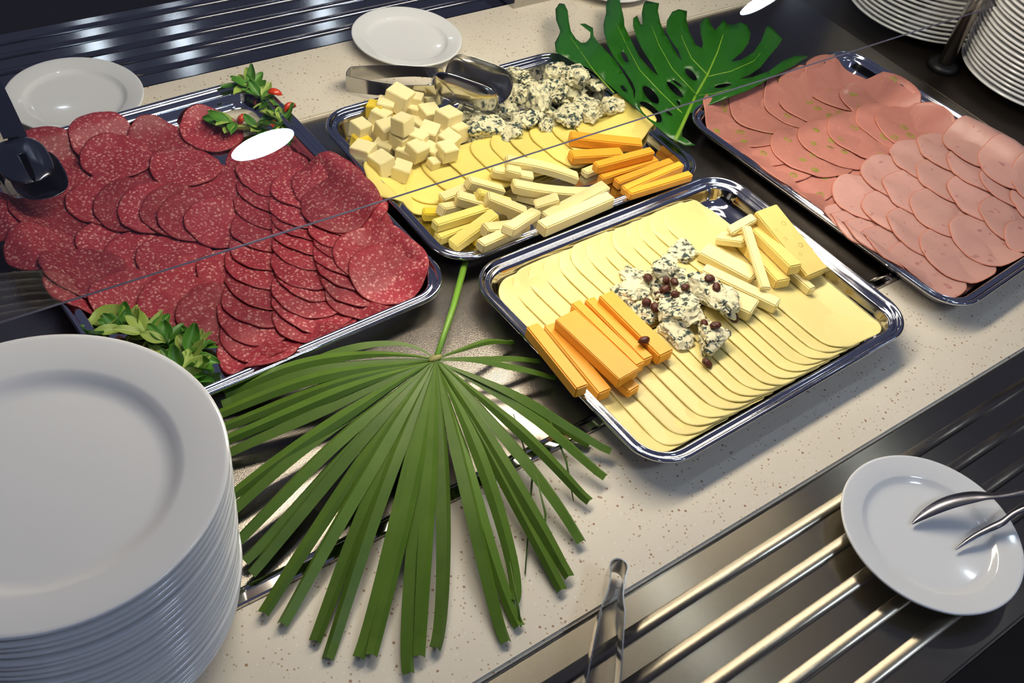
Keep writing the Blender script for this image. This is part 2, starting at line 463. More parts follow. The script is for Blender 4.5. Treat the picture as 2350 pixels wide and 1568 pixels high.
box('housing', -0.50, 0.50, -0.060, 0.060, -0.018, 0.0, 'housing', bar, 0.002)
box('diffuser', -0.49, 0.49, -0.055, 0.055, -0.021, -0.0185, 'strip', bar)

# ------------------------------------------------------------------ trays and their height fields
TR_PROF = [(0.0, 0.0), (0.0012, 0.0018), (0.0035, 0.0022), (0.0058, 0.0004), (0.0072, -0.0022), (0.009, -0.003), (0.0108, -0.0022), (0.0128, -0.0006), (0.015, -0.0022),
           (0.0175, -0.007), (0.0205, -0.0145), (0.0235, -0.0215), (0.0275, -0.0258), (0.033, -0.0276), (0.040, -0.028)]   # (inset, height under the rim)
class Tray:
    def __init__(s, label, cx, cy, w, d, rot, zr, tilt=0.0, rad=0.05):
        s.c = np.array([cx, cy]); s.w, s.d, s.zr, s.rad = w, d, zr, rad
        s.rot = math.radians(rot); s.tilt = tilt      # tilt: height gained per metre towards the front (-y local)
        # height field in tray-local coordinates
        s.st = 0.002; s.pad = 0.08
        s.nx = int((w + 2 * s.pad) / s.st) + 1; s.ny = int((d + 2 * s.pad) / s.st) + 1
        xs = (np.arange(s.nx) * s.st - w / 2 - s.pad); ys = (np.arange(s.ny) * s.st - d / 2 - s.pad)
        s.X, s.Y = np.meshgrid(xs, ys)
        qx = np.abs(s.X) - (w / 2 - rad); qy = np.abs(s.Y) - (d / 2 - rad)
        sd = np.hypot(np.maximum(qx, 0), np.maximum(qy, 0)) + np.minimum(np.maximum(qx, qy), 0) - rad
        ins = -sd
        pi_, pz = np.array([p[0] for p in TR_PROF]), np.array([p[1] for p in TR_PROF])
        s.H = np.where(ins > 0, np.interp(ins, pi_, pz), np.maximum(-0.03, ins * 0.35)) + zr + 0.0006
        s.build(label)
    def zt(s, z, ly):                                  # tilt as a shear in z
        return z - s.tilt * ly
    def build(s, label):
        w, d, rad, zr = s.w, s.d, s.rad, s.zr
        t = thing('serving_tray', label, 'tray', (s.c[0], s.c[1], 0), None, s.rot)
        s.obj = t
        def ring(ins, z, seg=10):
            r = max(rad - ins, 0.004); out = []
            for (sx, sy, a0) in ((1, -1, -90), (1, 1, 0), (-1, 1, 90), (-1, -1, 180)):
                ccx, ccy = sx * (w / 2 - ins - r), sy * (d / 2 - ins - r)
                for k in range(seg + 1):
                    a = math.radians(a0 + 90 * k / seg)
                    x, y = ccx + r * math.cos(a), ccy + r * math.sin(a)
                    out.append((x, y, s.zt(z, y)))
            return out
        def sweep(name, profile, fill, mat):
            vs, fs = [], []
            n = 44
            for (i, z) in profile: vs += ring(i, zr + z)
            for k in range(len(profile) - 1):
                for j in range(n):
                    jj = (j + 1) % n
                    fs.append((k * n + j, k * n + jj, (k + 1) * n + jj, (k + 1) * n + j))
            if fill:
                b = (len(profile) - 1) * n
                fs.append(tuple(b + j for j in range(n)))
            return mesh_obj(name, vs, fs, mat, t)
        rim = [(0.004, -0.0035), (0.0015, -0.004), (0.0, -0.002)] + TR_PROF[:9]
        o = sweep('rim', rim, False, 'tray')
        o = sweep('basin', TR_PROF[8:], True, 'tray')
        md = o.modifiers.new('thickness', 'SOLIDIFY'); md.thickness = 0.0008; md.offset = -1
    def loc(s, wxy):
        dx = wxy - s.c; c_, s_ = math.cos(s.rot), math.sin(s.rot)
        return np.array([dx[0] * c_ + dx[1] * s_, -dx[0] * s_ + dx[1] * c_])
    def wor(s, l):
        c_, s_ = math.cos(s.rot), math.sin(s.rot)
        return s.c + np.array([l[0] * c_ - l[1] * s_, l[0] * s_ + l[1] * c_])
    def pix(s, px, py, z):                              # tray-local point seen at a pixel, z above the tray's own sheared plane
        l = s.loc(G(px, py, z))
        for _ in range(3): l = s.loc(G(px, py, s.zt(z, l[1])))
        return l
    def samp(s, x, y, F=None):
        F = s.H if F is None else F
        fx = np.clip((np.asarray(x) + s.w / 2 + s.pad) / s.st, 0, s.nx - 1.001); fy = np.clip((np.asarray(y) + s.d / 2 + s.pad) / s.st, 0, s.ny - 1.001)
        ix, iy = fx.astype(int), fy.astype(int); ax, ay = fx - ix, fy - iy
        return F[iy, ix] * (1 - ax) * (1 - ay) + F[iy, ix + 1] * ax * (1 - ay) + F[iy + 1, ix] * (1 - ax) * ay + F[iy + 1, ix + 1] * ax * ay

def drape(T, name, outline, thick, mat, label, cat, group, rings=7, stiff=40, wav=0.0006, edge_mat=None, gap=0.0002):
    """a thin flexible slice laid on whatever already lies in the tray; outline: (n,2) tray-local polygon round its centre"""
    out = np.asarray(outline); c = out.mean(0)
    rad = np.hypot(*(out - c).T).max()
    ang = np.arctan2(out[:, 1] - c[1], out[:, 0] - c[0]); rr = np.hypot(*(out - c).T)
    o = np.argsort(ang); ang, rr = ang[o], rr[o]
    i0 = max(0, int((c[0] - rad + T.w / 2 + T.pad) / T.st) - 3); i1 = min(T.nx, int((c[0] + rad + T.w / 2 + T.pad) / T.st) + 5)
    j0 = max(0, int((c[1] - rad + T.d / 2 + T.pad) / T.st) - 3); j1 = min(T.ny, int((c[1] + rad + T.d / 2 + T.pad) / T.st) + 5)
    X, Y = T.X[j0:j1, i0:i1] - c[0], T.Y[j0:j1, i0:i1] - c[1]
    lim = np.interp(np.arctan2(Y, X), np.r_[ang - 2 * np.pi, ang, ang + 2 * np.pi], np.r_[rr, rr, rr])
    dist = np.hypot(X, Y)
    inside = dist <= lim; near = dist <= lim + 0.006
    base = T.H[j0:j1, i0:i1]
    S = base.copy(); wgt = near.astype(float)
    pd = lambda A: np.pad(A, 1, mode='edge')
    for _ in range(stiff):
        P_ = pd(S * wgt); W_ = pd(wgt)
        num = P_[:-2, 1:-1] + P_[2:, 1:-1] + P_[1:-1, :-2] + P_[1:-1, 2:]
        den = W_[:-2, 1:-1] + W_[2:, 1:-1] + W_[1:-1, :-2] + W_[1:-1, 2:]
        av = num / np.maximum(den, 1)
        S = np.where(near, np.maximum(base, av), base)
    ph = random.uniform(0, 6.28); k = random.choice((2, 3))
    S = S + gap + np.where(near, wav * (1 + np.sin(k * np.arctan2(Y, X) + ph)) * np.clip(dist / rad, 0, 1) ** 2, 0)
    full = T.H.copy(); full[j0:j1, i0:i1] = S
    T.H[j0:j1, i0:i1] = np.where(inside, S + thick, base)
    n = len(out)
    vs, fs, mi = [], [], []
    def lay(f, extra):
        for (a, r) in zip(ang, rr):
            x, y = c[0] + r * f * math.cos(a), c[1] + r * f * math.sin(a)
            vs.append((x, y, float(T.samp(x, y, full)) + extra))
    fr = [ (q / rings) for q in range(1, rings)] + [0.975]
    vs.append((c[0], c[1], float(T.samp(c[0], c[1], full)) + thick))
    for f in fr: lay(f, thick)
    lay(1.0, thick * 0.72); lay(1.0, thick * 0.2); lay(0.97, 0.0)
    L = len(fr) + 3
    for j in range(n):
        fs.append((0, 1 + j, 1 + (j + 1) % n)); mi.append(0)
    for k_ in range(L - 1):
        for j in range(n):
            a, b = 1 + k_ * n, 1 + (k_ + 1) * n
            fs.append((a + j, b + j, b + (j + 1) % n, a + (j + 1) % n)); mi.append(1 if (edge_mat and k_ >= len(fr) - 1) else 0)
    vs.append((c[0], c[1], float(T.samp(c[0], c[1], full))))
    last = 1 + (L - 1) * n; ci = len(vs) - 1
    for j in range(n):
        fs.append((ci, last + (j + 1) % n, last + j)); mi.append(0)
    # to world
    w = [T.wor(np.array(v[:2])) for v in vs]
    zs = [T.zt(v[2], v[1]) for v in vs]
    cw = T.wor(c); cz = min(zs)
    V = [(p[0] - cw[0], p[1] - cw[1], z - cz) for p, z in zip(w, zs)]
    ob = mesh_obj(name, V, fs, [mat, edge_mat] if edge_mat else mat, None, True, (cw[0], cw[1], cz))
    if edge_mat: ob.data.polygons.foreach_set('material_index', mi)
    tag(ob, label, cat, group)
    ob['_c'] = 0; del ob['_c']
    return ob, full, c, thick

def round_outline(c, r, irr=0.03, n=40, asp=1.0, rot=0.0):
    a = np.linspace(0, 2 * np.pi, n, endpoint=False)
    p = [random.uniform(0, 6.28) for _ in range(4)]
    f = 1 + irr * (0.6 * np.sin(2 * a + p[0]) + 0.4 * np.sin(3 * a + p[1]) + 0.3 * np.sin(5 * a + p[2])) + irr * 0.25 * np.sin(11 * a + p[3])
    x, y = r * f * np.cos(a) * asp, r * f * np.sin(a) / asp
    return np.c_[c[0] + x * math.cos(rot) - y * math.sin(rot), c[1] + x * math.sin(rot) + y * math.cos(rot)]

def rect_outline(c, w, h, rad, rot=0.0, n=9, jit=0.0):
    pts = []
    for (sx, sy, a0) in ((1, -1, -90), (1, 1, 0), (-1, 1, 90), (-1, -1, 180)):
        for k in range(n + 1):
            a = math.radians(a0 + 90 * k / n)
            pts.append((sx * (w / 2 - rad) + rad * math.cos(a), sy * (h / 2 - rad) + rad * math.sin(a)))
        # points along the straight side that follows
        x0, y0 = pts[-1]
        nx = {(1, -1): (w / 2, h / 2 - rad), (1, 1): (-w / 2 + rad, h / 2), (-1, 1): (-w / 2, -h / 2 + rad), (-1, -1): (w / 2 - rad, -h / 2)}[(sx, sy)]
        for q in range(1, 8):
            pts.append((x0 + (nx[0] - x0) * q / 8, y0 + (nx[1] - y0) * q / 8))
    p = np.array(pts)
    if jit: p = p + rng.normal(0, jit, p.shape)
    cr, sr = math.cos(rot), math.sin(rot)
    return np.c_[c[0] + p[:, 0] * cr - p[:, 1] * sr, c[1] + p[:, 0] * sr + p[:, 1] * cr]

T_SAL = Tray('large rectangular steel tray holding the salami', 0.334, 0.906, 0.390, 0.488, 2.8, 0.025)
T_MIX = Tray('steel tray with cheese cubes, sticks and blue cheese crumbs, behind the ivory cheese tray', 0.764, 0.8745, 0.438, 0.339, 0.6, 0.026)
T_WHT = Tray('steel tray of ivory cheese slices at the front, resting over the stone edge', 0.7825, 0.521, 0.445, 0.350, 1.2, 0.030, 0.022)
T_HAM = Tray('large steel tray holding ham and olive mortadella at the right', 1.262, 0.600, 0.420, 0.497, 4.0, 0.029, 0.014)

# ------------------------------------------------------------------ salami
SR = 0.0465
def salami(px, py, label, z=0.02, r=SR, irr=0.035, group='loose salami slices', stiff=40, thick=0.0018):
    l = T_SAL.pix(px, py, z)
    z2 = float(np.median(T_SAL.samp(l[0] + np.array([0, .02, -.02, 0, 0]), l[1] + np.array([0, 0, 0, .02, -.02])))) + 0.003
    l = T_SAL.pix(px, py, z2)
    return drape(T_SAL, 'salami_slice', round_outline(l, r * random.uniform(0.97, 1.03), irr), thick, 'salami', label, 'salami slice', group, stiff=stiff, edge_mat='skin', wav=0.0008)

LEFT = [
 (262, 420, 'salami slice half hidden behind the row of overlapping slices in the middle left'),
 (210, 675, 'salami slice under the big dark slice by the lower left tray edge'),
 (330, 405, 'salami slice peeking out below the big slice at the far left centre'),
 (460, 640, 'salami slice wedged under the left ends of the fan columns'),
 (440, 455, 'salami slice showing only a sliver above the middle row'),
 (372, 413, 'salami slice under the broad slice beside the far middle of the tray'),
 (20, 492, 'salami slice hanging over the left rim below the black tongs'),
 (122, 380, 'salami slice right behind the black tongs'),
 (244, 341, 'salami slice touching the far rim, behind the darkest slice'),
 (370, 334, 'salami slice at the far rim, middle of the tray'),
 (487, 304, 'salami slice at the far rim next to the salad garnish'),
 (598, 368, 'salami slice under the far ends of the fan columns'),
 (205, 430, 'salami slice right of the tips of the black tongs'),
 (268, 366, 'large dark salami slice in front of the far left slices'),
 (490, 428, 'small looking salami slice between the far slices and the middle row'),
 (425, 380, 'large salami slice in the middle of the far group'),
 (122, 507, 'large salami slice below the black tongs at the left'),
 (107, 579, 'salami slice overhanging the left rim in the middle'),
 (265, 556, 'salami slice left of the pair in the centre, edge under its neighbour'),
 (328, 587, 'salami slice tucked under the large centre slice'),
 (198, 633, 'large dark salami slice near the lower left tray edge'),
 (402, 592, 'large salami slice at the centre left of the tray'),
 (305, 692, 'salami slice directly above the salad leaves'),
 (540, 622, 'salami slice standing alone left of the fan columns'),
 (408, 702, 'large salami slice above the curled salad sprig'),
 (497, 724, 'dull salami slice between the salad and the fan columns'),
]
for (px, py, lb) in LEFT: salami(px, py, lb, r=0.0415 if 'far rim' in lb or 'right behind' in lb else 0.044, stiff=130, thick=0.0022)
row = [(241, 462), (303, 474), (355, 484), (410, 492), (450, 501), (510, 515)]
for i, (px, py) in enumerate(row):
    salami(px, py, 'salami slice, %s from the left in the overlapping middle row' % ORD[i], group='middle row of salami', r=0.0445)
def fan(p0, p1, n, name, first=0):
    for i in range(n):
        f = i / (n - 1)
        px, py = p0[0] + (p1[0] - p0[0]) * f, p0[1] + (p1[1] - p0[1]) * f
        salami(px + random.uniform(-8, 8), py + random.uniform(-6, 6), 'salami slice, %s from the near end of the %s fan column' % (ORD[i], name), group='salami fan columns', irr=0.04, stiff=26, thick=0.0014)
fan((592, 806), (628, 395), 11, 'left')
fan((722, 735), (705, 430), 10, 'middle')
fan((830, 672), (792, 455), 8, 'right')
salami(752, 420, 'ragged salami slice at the far right edge of its tray', irr=0.06)
salami(780, 468, 'broad bright salami slice on top, crossed by the glass edge', r=0.05)
salami(852, 590, 'salami slice just under the topmost bright slice at the right', irr=0.04)
salami(890, 634, 'topmost bright salami slice at the near right corner', r=0.0485, irr=0.02)

# ------------------------------------------------------------------ mortadella and ham
def meat(px, py, mat, label, z, r, cat, group, edge):
    l = T_HAM.pix(px, py, z)
    z2 = float(np.median(T_HAM.samp(l[0] + np.array([0, .02, -.02, 0, 0]), l[1] + np.array([0, 0, 0, .02, -.02])))) + 0.003
    l = T_HAM.pix(px, py, z2)
    return drape(T_HAM, 'mortadella_slice' if mat == 'mortadella' else 'ham_slice', round_outline(l, r, 0.018), 0.0018, mat, label, cat, group, edge_mat=edge, stiff=30)
MORT = [(1894, 448, 'mortadella slice at the near side of the olive group, half under the pale ham'), (1822, 400, 'mortadella slice, fourth down the near left tray edge'),
        (1775, 358, 'mortadella slice, third down the near left tray edge'), (1732, 322, 'mortadella slice, second down the near left tray edge'),
        (1698, 281, 'mortadella slice with olives at the far left corner of the ham tray'), (1748, 252, 'mortadella slice second from the far left corner, almost without olives'),
        (1838, 243, 'mortadella slice with its left edge curling by the glass edge'), (1866, 232, 'mortadella slice near the far rim, under the broad far slice'),
        (1928, 203, 'broad mortadella slice with many olives at the far rim'), (2014, 238, 'mortadella slice by the right rim, behind the centre slices'),
        (1866, 346, 'mortadella slice at the centre left, overlapping the near edge row'), (1926, 328, 'mortadella slice in the centre, second of the middle row'),
        (1992, 312, 'mortadella slice in the centre, third of the middle row'), (2056, 288, 'mortadella slice fourth of the middle row beside the ham'), (2100, 297, 'mortadella slice at the right rim just behind the pale ham')]
RM_ = 0.0645
def olives(ob, T, full, c, r, thick, n):
    placed = []
    tries = 0
    while len(placed) < n and tries < 60:
        tries += 1
        a, q = random.uniform(0, 6.28), r * 0.82 * math.sqrt(random.random())
        x, y = c[0] + q * math.cos(a), c[1] + q * math.sin(a)
        if any(math.hypot(x - u, y - v) < 0.021 for u, v in placed): continue
        placed.append((x, y))
        ro = random.uniform(0.0055, 0.008); asp = random.uniform(0.75, 1.0); rt = random.uniform(0, 3.14)
        vs, fs = [], []
        nn = 16
        ringy = random.random() < 0.75
        for f in ((1.0, 0.72, 0.45) if ringy else (1.0, 0.6, 0.02)):
            for k in range(nn):
                b = 2 * math.pi * k / nn
                dx, dy = ro * f * math.cos(b) * asp, ro * f * math.sin(b)
                lx, ly = x + dx * math.cos(rt) - dy * math.sin(rt), y + dx * math.sin(rt) + dy * math.cos(rt)
                w = T.wor(np.array([lx, ly])); z = T.zt(float(T.samp(lx, ly, full)) + thick, ly) + (0.0002 if f == 1.0 else 0.0006)
                vs.append((w[0] - ob.location.x, w[1] - ob.location.y, z - ob.location.z))
        for q_ in range(2):
            for k in range(nn):
                fs.append((q_ * nn + k, q_ * nn + (k + 1) % nn, (q_ + 1) * nn + (k + 1) % nn, (q_ + 1) * nn + k))
        mesh_obj('olive_piece', vs, fs, 'olive', ob)
for (px, py, mt, lb) in [(1985, 395, 'mortadella', 'mortadella slice almost hidden under the pale ham, centre of the tray'), (1960, 265, 'mortadella', 'mortadella slice almost hidden under the far olive slices'), (2060, 350, 'mortadella', 'mortadella slice almost hidden under the far rows of pale ham'), (1920, 400, 'mortadella', 'mortadella slice almost hidden beside the front row of pale ham'),
                         (2150, 400, 'ham', 'pale ham slice almost hidden beneath the middle rows'), (2230, 480, 'ham', 'pale ham slice almost hidden beneath the right rows'), (2100, 500, 'ham', 'pale ham slice almost hidden beneath the near rows'), (2262, 372, 'ham', 'pale ham slice almost hidden by the right rim')]:
    meat(px, py, mt, lb, 0.012, 0.06, 'mortadella' if mt == 'mortadella' else 'ham slice', 'olive mortadella slices' if mt == 'mortadella' else 'rows of pale ham slices', 'rind')
for i, (px, py, lb) in enumerate(MORT):
    ob, full, c, th = meat(px, py, 'mortadella', lb, 0.018, RM_, 'mortadella', 'olive mortadella slices', 'rind')
    olives(ob, T_HAM, full, c, RM_, th, random.choice((5, 6, 7)) if i != 5 else 1)
HROWS = [('front', [(1962, 525), (1984, 540), (2014, 556), (2055, 580), (2127, 620)]),
         ('second', [(1992, 456), (2062, 494), (2120, 532), (2196, 585)]),
         ('third', [(2055, 413), (2108, 445), (2172, 488), (2262, 552)]),
         ('fourth', [(2122, 372), (2182, 418), (2252, 460), (2330, 508), (2400, 550)]),
         ('fifth', [(2184, 347), (2252, 389), (2328, 432), (2400, 476)]),
         ('farthest', [(2244, 337), (2326, 381), (2398, 424)])]
for rn, pts in HROWS:
    for i, (px, py) in enumerate(pts):
        meat(px, py, 'ham', 'pale ham slice, %s from the left in the %s row' % (ORD[i], rn), 0.022, 0.0545, 'ham slice', 'rows of pale ham slices', 'rind')

# ------------------------------------------------------------------ ivory cheese slices
def wslice(lx, ly, w, h, label, group, rot=0.0, mat='white_cheese', rad=0.026, T=T_WHT, name='cheese_slice', thick=0.0022, stiff=30, gap=0.0004, wav=0.0004):
    return drape(T, name, rect_outline((lx, ly), w, h, rad, rot), thick, mat, label, 'cheese slice', group, stiff=stiff, rings=5, gap=gap, wav=wav)
NF = 13
for i in range(NF):
    f = i / (NF - 1)
    lb = 'ivory cheese slice, %s from the left in the far row' % ORD[i]
    if i == NF - 1: lb = 'uppermost ivory cheese slice at the far right corner, fully visible'
    wslice(-0.145 + f * 0.27, 0.078 + random.uniform(-0.002, 0.002), 0.098, 0.150, lb, 'far row of ivory cheese slices', random.uniform(-0.03, 0.03) + 0.02)
NN_ = 16
for i in range(NN_):
    f = i / (NN_ - 1)
    lb = 'ivory cheese slice, %s from the left in the near row' % ORD[i]
    if i == NN_ - 1: lb = 'uppermost ivory cheese slice at the near right corner, fully visible'
    wslice(-0.142 + f * 0.288, -0.078 + random.uniform(-0.002, 0.002), 0.102, 0.148, lb, 'near row of ivory cheese slices', random.uniform(-0.03, 0.03) - 0.02)

# ------------------------------------------------------------------ rigid pieces: sticks, slabs, cubes
def hull_support(ts, zs):
    pts = sorted(zip(ts, zs)); hull = []
    for p in pts:
        while len(hull) >= 2 and (hull[-1][1] - hull[-2][1]) * (p[0] - hull[-2][0]) <= (p[1] - hull[-2][1]) * (hull[-1][0] - hull[-2][0]): hull.pop()
        hull.append(p)
    for a, b in zip(hull[:-1], hull[1:]):
        if a[0] <= 0 <= b[0]:
            m = (b[1] - a[1]) / (b[0] - a[0]); return a[1] - m * a[0], m
    return max(zs), 0.0

def stick(T, p0, p1, w, h, mat, label, cat, group, z=0.03, name='cheese_stick', bend=0.0, roll=None, bev=0.0015, maxs=0.45):
    for _ in range(2):
        a, b = T.pix(*p0, z), T.pix(*p1, z)
        d = b - a; L = float(np.hypot(*d)); u = d / L; v = np.array([-u[1], u[0]]); c = (a + b) / 2
        ts = np.linspace(-L / 2, L / 2, 15); ss = np.linspace(-w / 2, w / 2, 5)
        P_ = c[None, None] + ts[:, None, None] * u + ss[None, :, None] * v
        hh = T.samp(P_[..., 0], P_[..., 1])
        z0, m = hull_support(ts, np.quantile(hh, 0.85, axis=1))
        m = max(-maxs, min(maxs, m))
        z = z0 + h
    z0 += 0.0003
    # footprint into the height field
    X, Y = T.X - c[0], T.Y - c[1]
    A = X * u[0] + Y * u[1]; B = X * v[0] + Y * v[1]
    ins = (np.abs(A) <= L / 2) & (np.abs(B) <= w / 2)
    T.H = np.where(ins, np.maximum(T.H, z0 + m * A + h), T.H)
    bm = bmesh.new()
    bmesh.ops.create_cube(bm, size=1.0)
    Lr = L * math.sqrt(1 + m * m)
    for vv in bm.verts:
        vv.co = Vector((vv.co.x * Lr, vv.co.y * w * random.uniform(0.94, 1.05), vv.co.z * h * random.uniform(0.95, 1.05)))
    if bend:
        es = [e for e in bm.edges if abs(e.verts[0].co.x - e.verts[1].co.x) > Lr * 0.5]
        bmesh.ops.subdivide_edges(bm, edges=es, cuts=7)
        for vv in bm.verts: vv.co.y += bend * (1 - (2 * vv.co.x / Lr) ** 2)
    bmesh.ops.bevel(bm, geom=[e for e in bm.edges if e.calc_face_angle(0) > 0.5], offset=min(bev, h * 0.2), segments=2, affect='EDGES')
    wxy = T.wor(c); zc = T.zt(z0 + h / 2, c[1])
    o = bm_obj(name, bm, mat, None, False, (wxy[0], wxy[1], zc))
    ms = m - T.tilt * u[1]
    yaw = math.atan2(u[1], u[0]) + T.rot
    rot = Matrix.Rotation(yaw, 3, 'Z') @ Matrix.Rotation(-math.atan(ms), 3, 'Y')
    if roll: rot = rot @ Matrix.Rotation(roll, 3, 'X')
    o.rotation_euler = rot.to_euler()
    return tag(o, label, cat, group)

# orange sticks on the ivory tray
def z7(x, y): return (1080 + x / 2.3406, 400 + y / 2.3406)
OG = 'orange cheese sticks on the ivory cheese tray'
stick(T_WHT, z7(800, 1090), z7(880, 1160), 0.018, 0.012, 'orange_cheese', 'short orange cheese end poking out under the broad orange slab', 'cheese stick', OG)
stick(T_WHT, z7(330, 812), z7(600, 1150), 0.0165, 0.016, 'orange_cheese', 'leftmost orange cheese stick, against the left tray rim', 'cheese stick', OG)
stick(T_WHT, z7(425, 800), z7(728, 1160), 0.0175, 0.016, 'orange_cheese', 'second orange cheese stick from the left tray rim', 'cheese stick', OG)
stick(T_WHT, z7(640, 660), z7(955, 995), 0.015, 0.014, 'orange_cheese', 'orange cheese stick between the broad slab and the rightmost orange stick', 'cheese stick', OG)
stick(T_WHT, z7(565, 680), z7(912, 1030), 0.014, 0.016, 'orange_cheese', 'narrow orange cheese stick just right of the broad orange slab', 'cheese stick', OG)
stick(T_WHT, z7(725, 645), z7(1052, 965), 0.022, 0.016, 'orange_cheese', 'rightmost orange cheese stick, beside the blue cheese', 'cheese stick', OG)
stick(T_WHT, z7(505, 765), z7(850, 1085), 0.031, 0.015, 'orange_cheese', 'broad orange cheese slab lying over its neighbours in the middle', 'cheese stick', OG, bev=0.001)

# butter coloured sticks at the right of the ivory tray
def z8(x, y): return (1500 + x / 2.6133, 400 + y / 2.6133)
YG = 'pale cheese sticks on the ivory cheese tray'
S_ = lambda *a, **k: stick(T_WHT, *a, **k)
S_(z8(190, 600), z8(610, 800), 0.030, 0.015, 'stick_cheese', 'broad pale cheese stick lying lowest, next to the blue cheese', 'cheese stick', YG)
S_(z8(300, 440), z8(610, 600), 0.026, 0.014, 'stick_cheese', 'pale cheese stick in the second row from the blue cheese', 'cheese stick', YG)
S_(z8(820, 560), z8(960, 680), 0.012, 0.012, 'stick_cheese', 'small rounded pale cheese stick sticking out toward the near slices', 'cheese stick', YG)
S_(z8(500, 300), z8(780, 650), 0.022, 0.014, 'holey', 'pale cheese stick under the thin diagonal strip', 'cheese stick', YG)
S_(z8(560, 270), z8(840, 590), 0.020, 0.015, 'holey', 'pale cheese slab beside the diagonal strip, middle of the right group', 'cheese stick', YG)
hl = S_(z8(650, 250), z8(1000, 545), 0.040, 0.016, 'holey', 'broad pale cheese slab with round holes at the right rim', 'cheese stick', YG)
for (hx, hy, hr) in ((-0.025, 0.006, 0.0035), (0.012, 0.005, 0.0032), (-0.004, -0.009, 0.0024), (0.024, -0.006, 0.0022), (-0.02, -0.012, 0.002)):
    h_ = lathe('hole', [(0, -0.0012), (hr * 0.55, -0.0008), (hr, 0.0002), (hr * 1.08, 0.0001)], 'hole', hl, 14, (hx, hy, 0.0082))
S_(z8(320, 510), z8(770, 735), 0.0175, 0.015, 'stick_cheese', 'long pale cheese stick lying across in front of the right group', 'cheese stick', YG)
S_(z8(400, 350), z8(545, 420), 0.020, 0.010, 'stick_cheese', 'short pale cheese block on top behind the diagonal strip', 'cheese stick', YG)
S_(z8(470, 300), z8(600, 270), 0.014, 0.008, 'stick_cheese', 'small pale cheese chip at the back of the right group', 'cheese stick', YG)
S_(z8(555, 315), z8(680, 675), 0.013, 0.007, 'stick_cheese', 'thin pale cheese strip laid diagonally on top of the others', 'cheese stick', YG)

# ------------------------------------------------------------------ blue cheese chunks, raisins
def chunk_mesh(dims, seed, rough=0.17):
    rnd = random.Random(seed)
    bm = bmesh.new()
    bmesh.ops.create_icosphere(bm, subdivisions=4, radius=1.0)
    planes = []
    for _ in range(13):
        v = Vector((rnd.gauss(0, 1), rnd.gauss(0, 1), rnd.gauss(0, 1))).normalized(); planes.append((v, rnd.uniform(0.62, 0.95)))
    for s in ((0, 0, 1), (0, 0, -1)): planes.append((Vector(s), rnd.uniform(0.7, 0.85)))
    off = Vector((seed * 3.7, seed * 1.3, seed * 0.7))
    for v in bm.verts:
        d = v.co.normalized(); r = 1.25
        for (n_, k) in planes:
            q = d.dot(n_)
            if q > 0.05: r = min(r, k / q)
        r *= 1 + rough * noise.noise(d * 3.2 + off) + rough * 0.7 * noise.noise(d * 8 + off) + rough * 0.6 * noise.noise(d * 17 + off)
        v.co = Vector((d.x * r * dims[0], d.y * r * dims[1], d.z * r * dims[2]))
    return bm
def chunk(T, px, py, size, label, group, z=0.03, sink=0.007, flat=1.0, seed=None, name='blue_cheese_chunk', zadd=0.0):
    seed = seed or random.randint(1, 9999); size *= 1.32
    dims = (size * random.uniform(0.85, 1.2) / 2, size * random.uniform(0.8, 1.1) / 2, size * random.uniform(0.7, 0.95) / 2 * flat)
    for _ in range(2):
        l = T.pix(px, py, z)
        r = 0.55 * size / 2
        k = [(0, 0), (r, 0), (-r, 0), (0, r), (0, -r), (r * .7, r * .7), (-r * .7, -r * .7), (r * .7, -r * .7), (-r * .7, r * .7)]
        hh = np.array([float(T.samp(l[0] + a, l[1] + b)) for a, b in k])
        zb = float(np.quantile(hh, 0.7)) - sink + zadd
        z = zb + dims[2]
    X, Y = T.X - l[0], T.Y - l[1]
    q = (X / (dims[0] * 0.85)) ** 2 + (Y / (dims[1] * 0.85)) ** 2
    T.H = np.where(q < 1, np.maximum(T.H, zb + dims[2] * (1 + 0.8 * np.sqrt(np.maximum(0, 1 - q)))), T.H)
    w = T.wor(l)
    bm = chunk_mesh(dims, seed)
    o = bm_obj(name, bm, 'blue_cheese', None, True, (w[0], w[1], T.zt(zb + dims[2], l[1])))
    md = o.modifiers.new('edges', 'EDGE_SPLIT'); md.split_angle = math.radians(38)
    o.rotation_euler = (random.uniform(-0.3, 0.3), random.uniform(-0.3, 0.3), random.uniform(0, 6.28))
    return tag(o, label, 'blue cheese', group)
def z5c(x, y): return (1400 + x / 4.75, 530 + y / 4.75)
BG = 'blue cheese crumbles in the middle of the ivory cheese tray'
for (x, y, s, f, lb) in [
    (560, 560, 0.040, 0.8, 'blue cheese crumble under the raisins in the middle of the heap'),
    (820, 640, 0.040, 0.8, 'blue cheese crumble hidden below the right side of the raisin pile'),
    (800, 240, 0.036, 0.75, 'creamy blue cheese crumble at the far tip of the heap'),
    (600, 420, 0.036, 0.95, 'blue cheese crumble with grey veins behind the raisins'),
    (190, 640, 0.034, 0.85, 'blue cheese crumble at the left end of the heap, touching the orange cheese'),
    (320, 470, 0.026, 0.8, 'small blue cheese crumble at the far left of the heap'),
    (360, 890, 0.034, 0.8, 'blue cheese crumble at the near left of the heap beside the orange sticks'),
    (1040, 630, 0.038, 0.95, 'white blue cheese crumble next to the pale sticks'),
    (700, 1090, 0.040, 0.75, 'blue cheese crumble at the near end of the heap, over the orange stick'),
    (1180, 860, 0.040, 0.9, 'blue cheese crumble at the right side of the heap'),
    (1120, 1160, 0.042, 0.95, 'large blue cheese crumble at the near right tip of the heap'),
    (800, 880, 0.044, 0.9, 'large veined blue cheese crumble in the front middle of the heap')]:
    chunk(T_WHT, *z5c(x, y), s * 0.96, lb, BG, flat=f * 0.74)

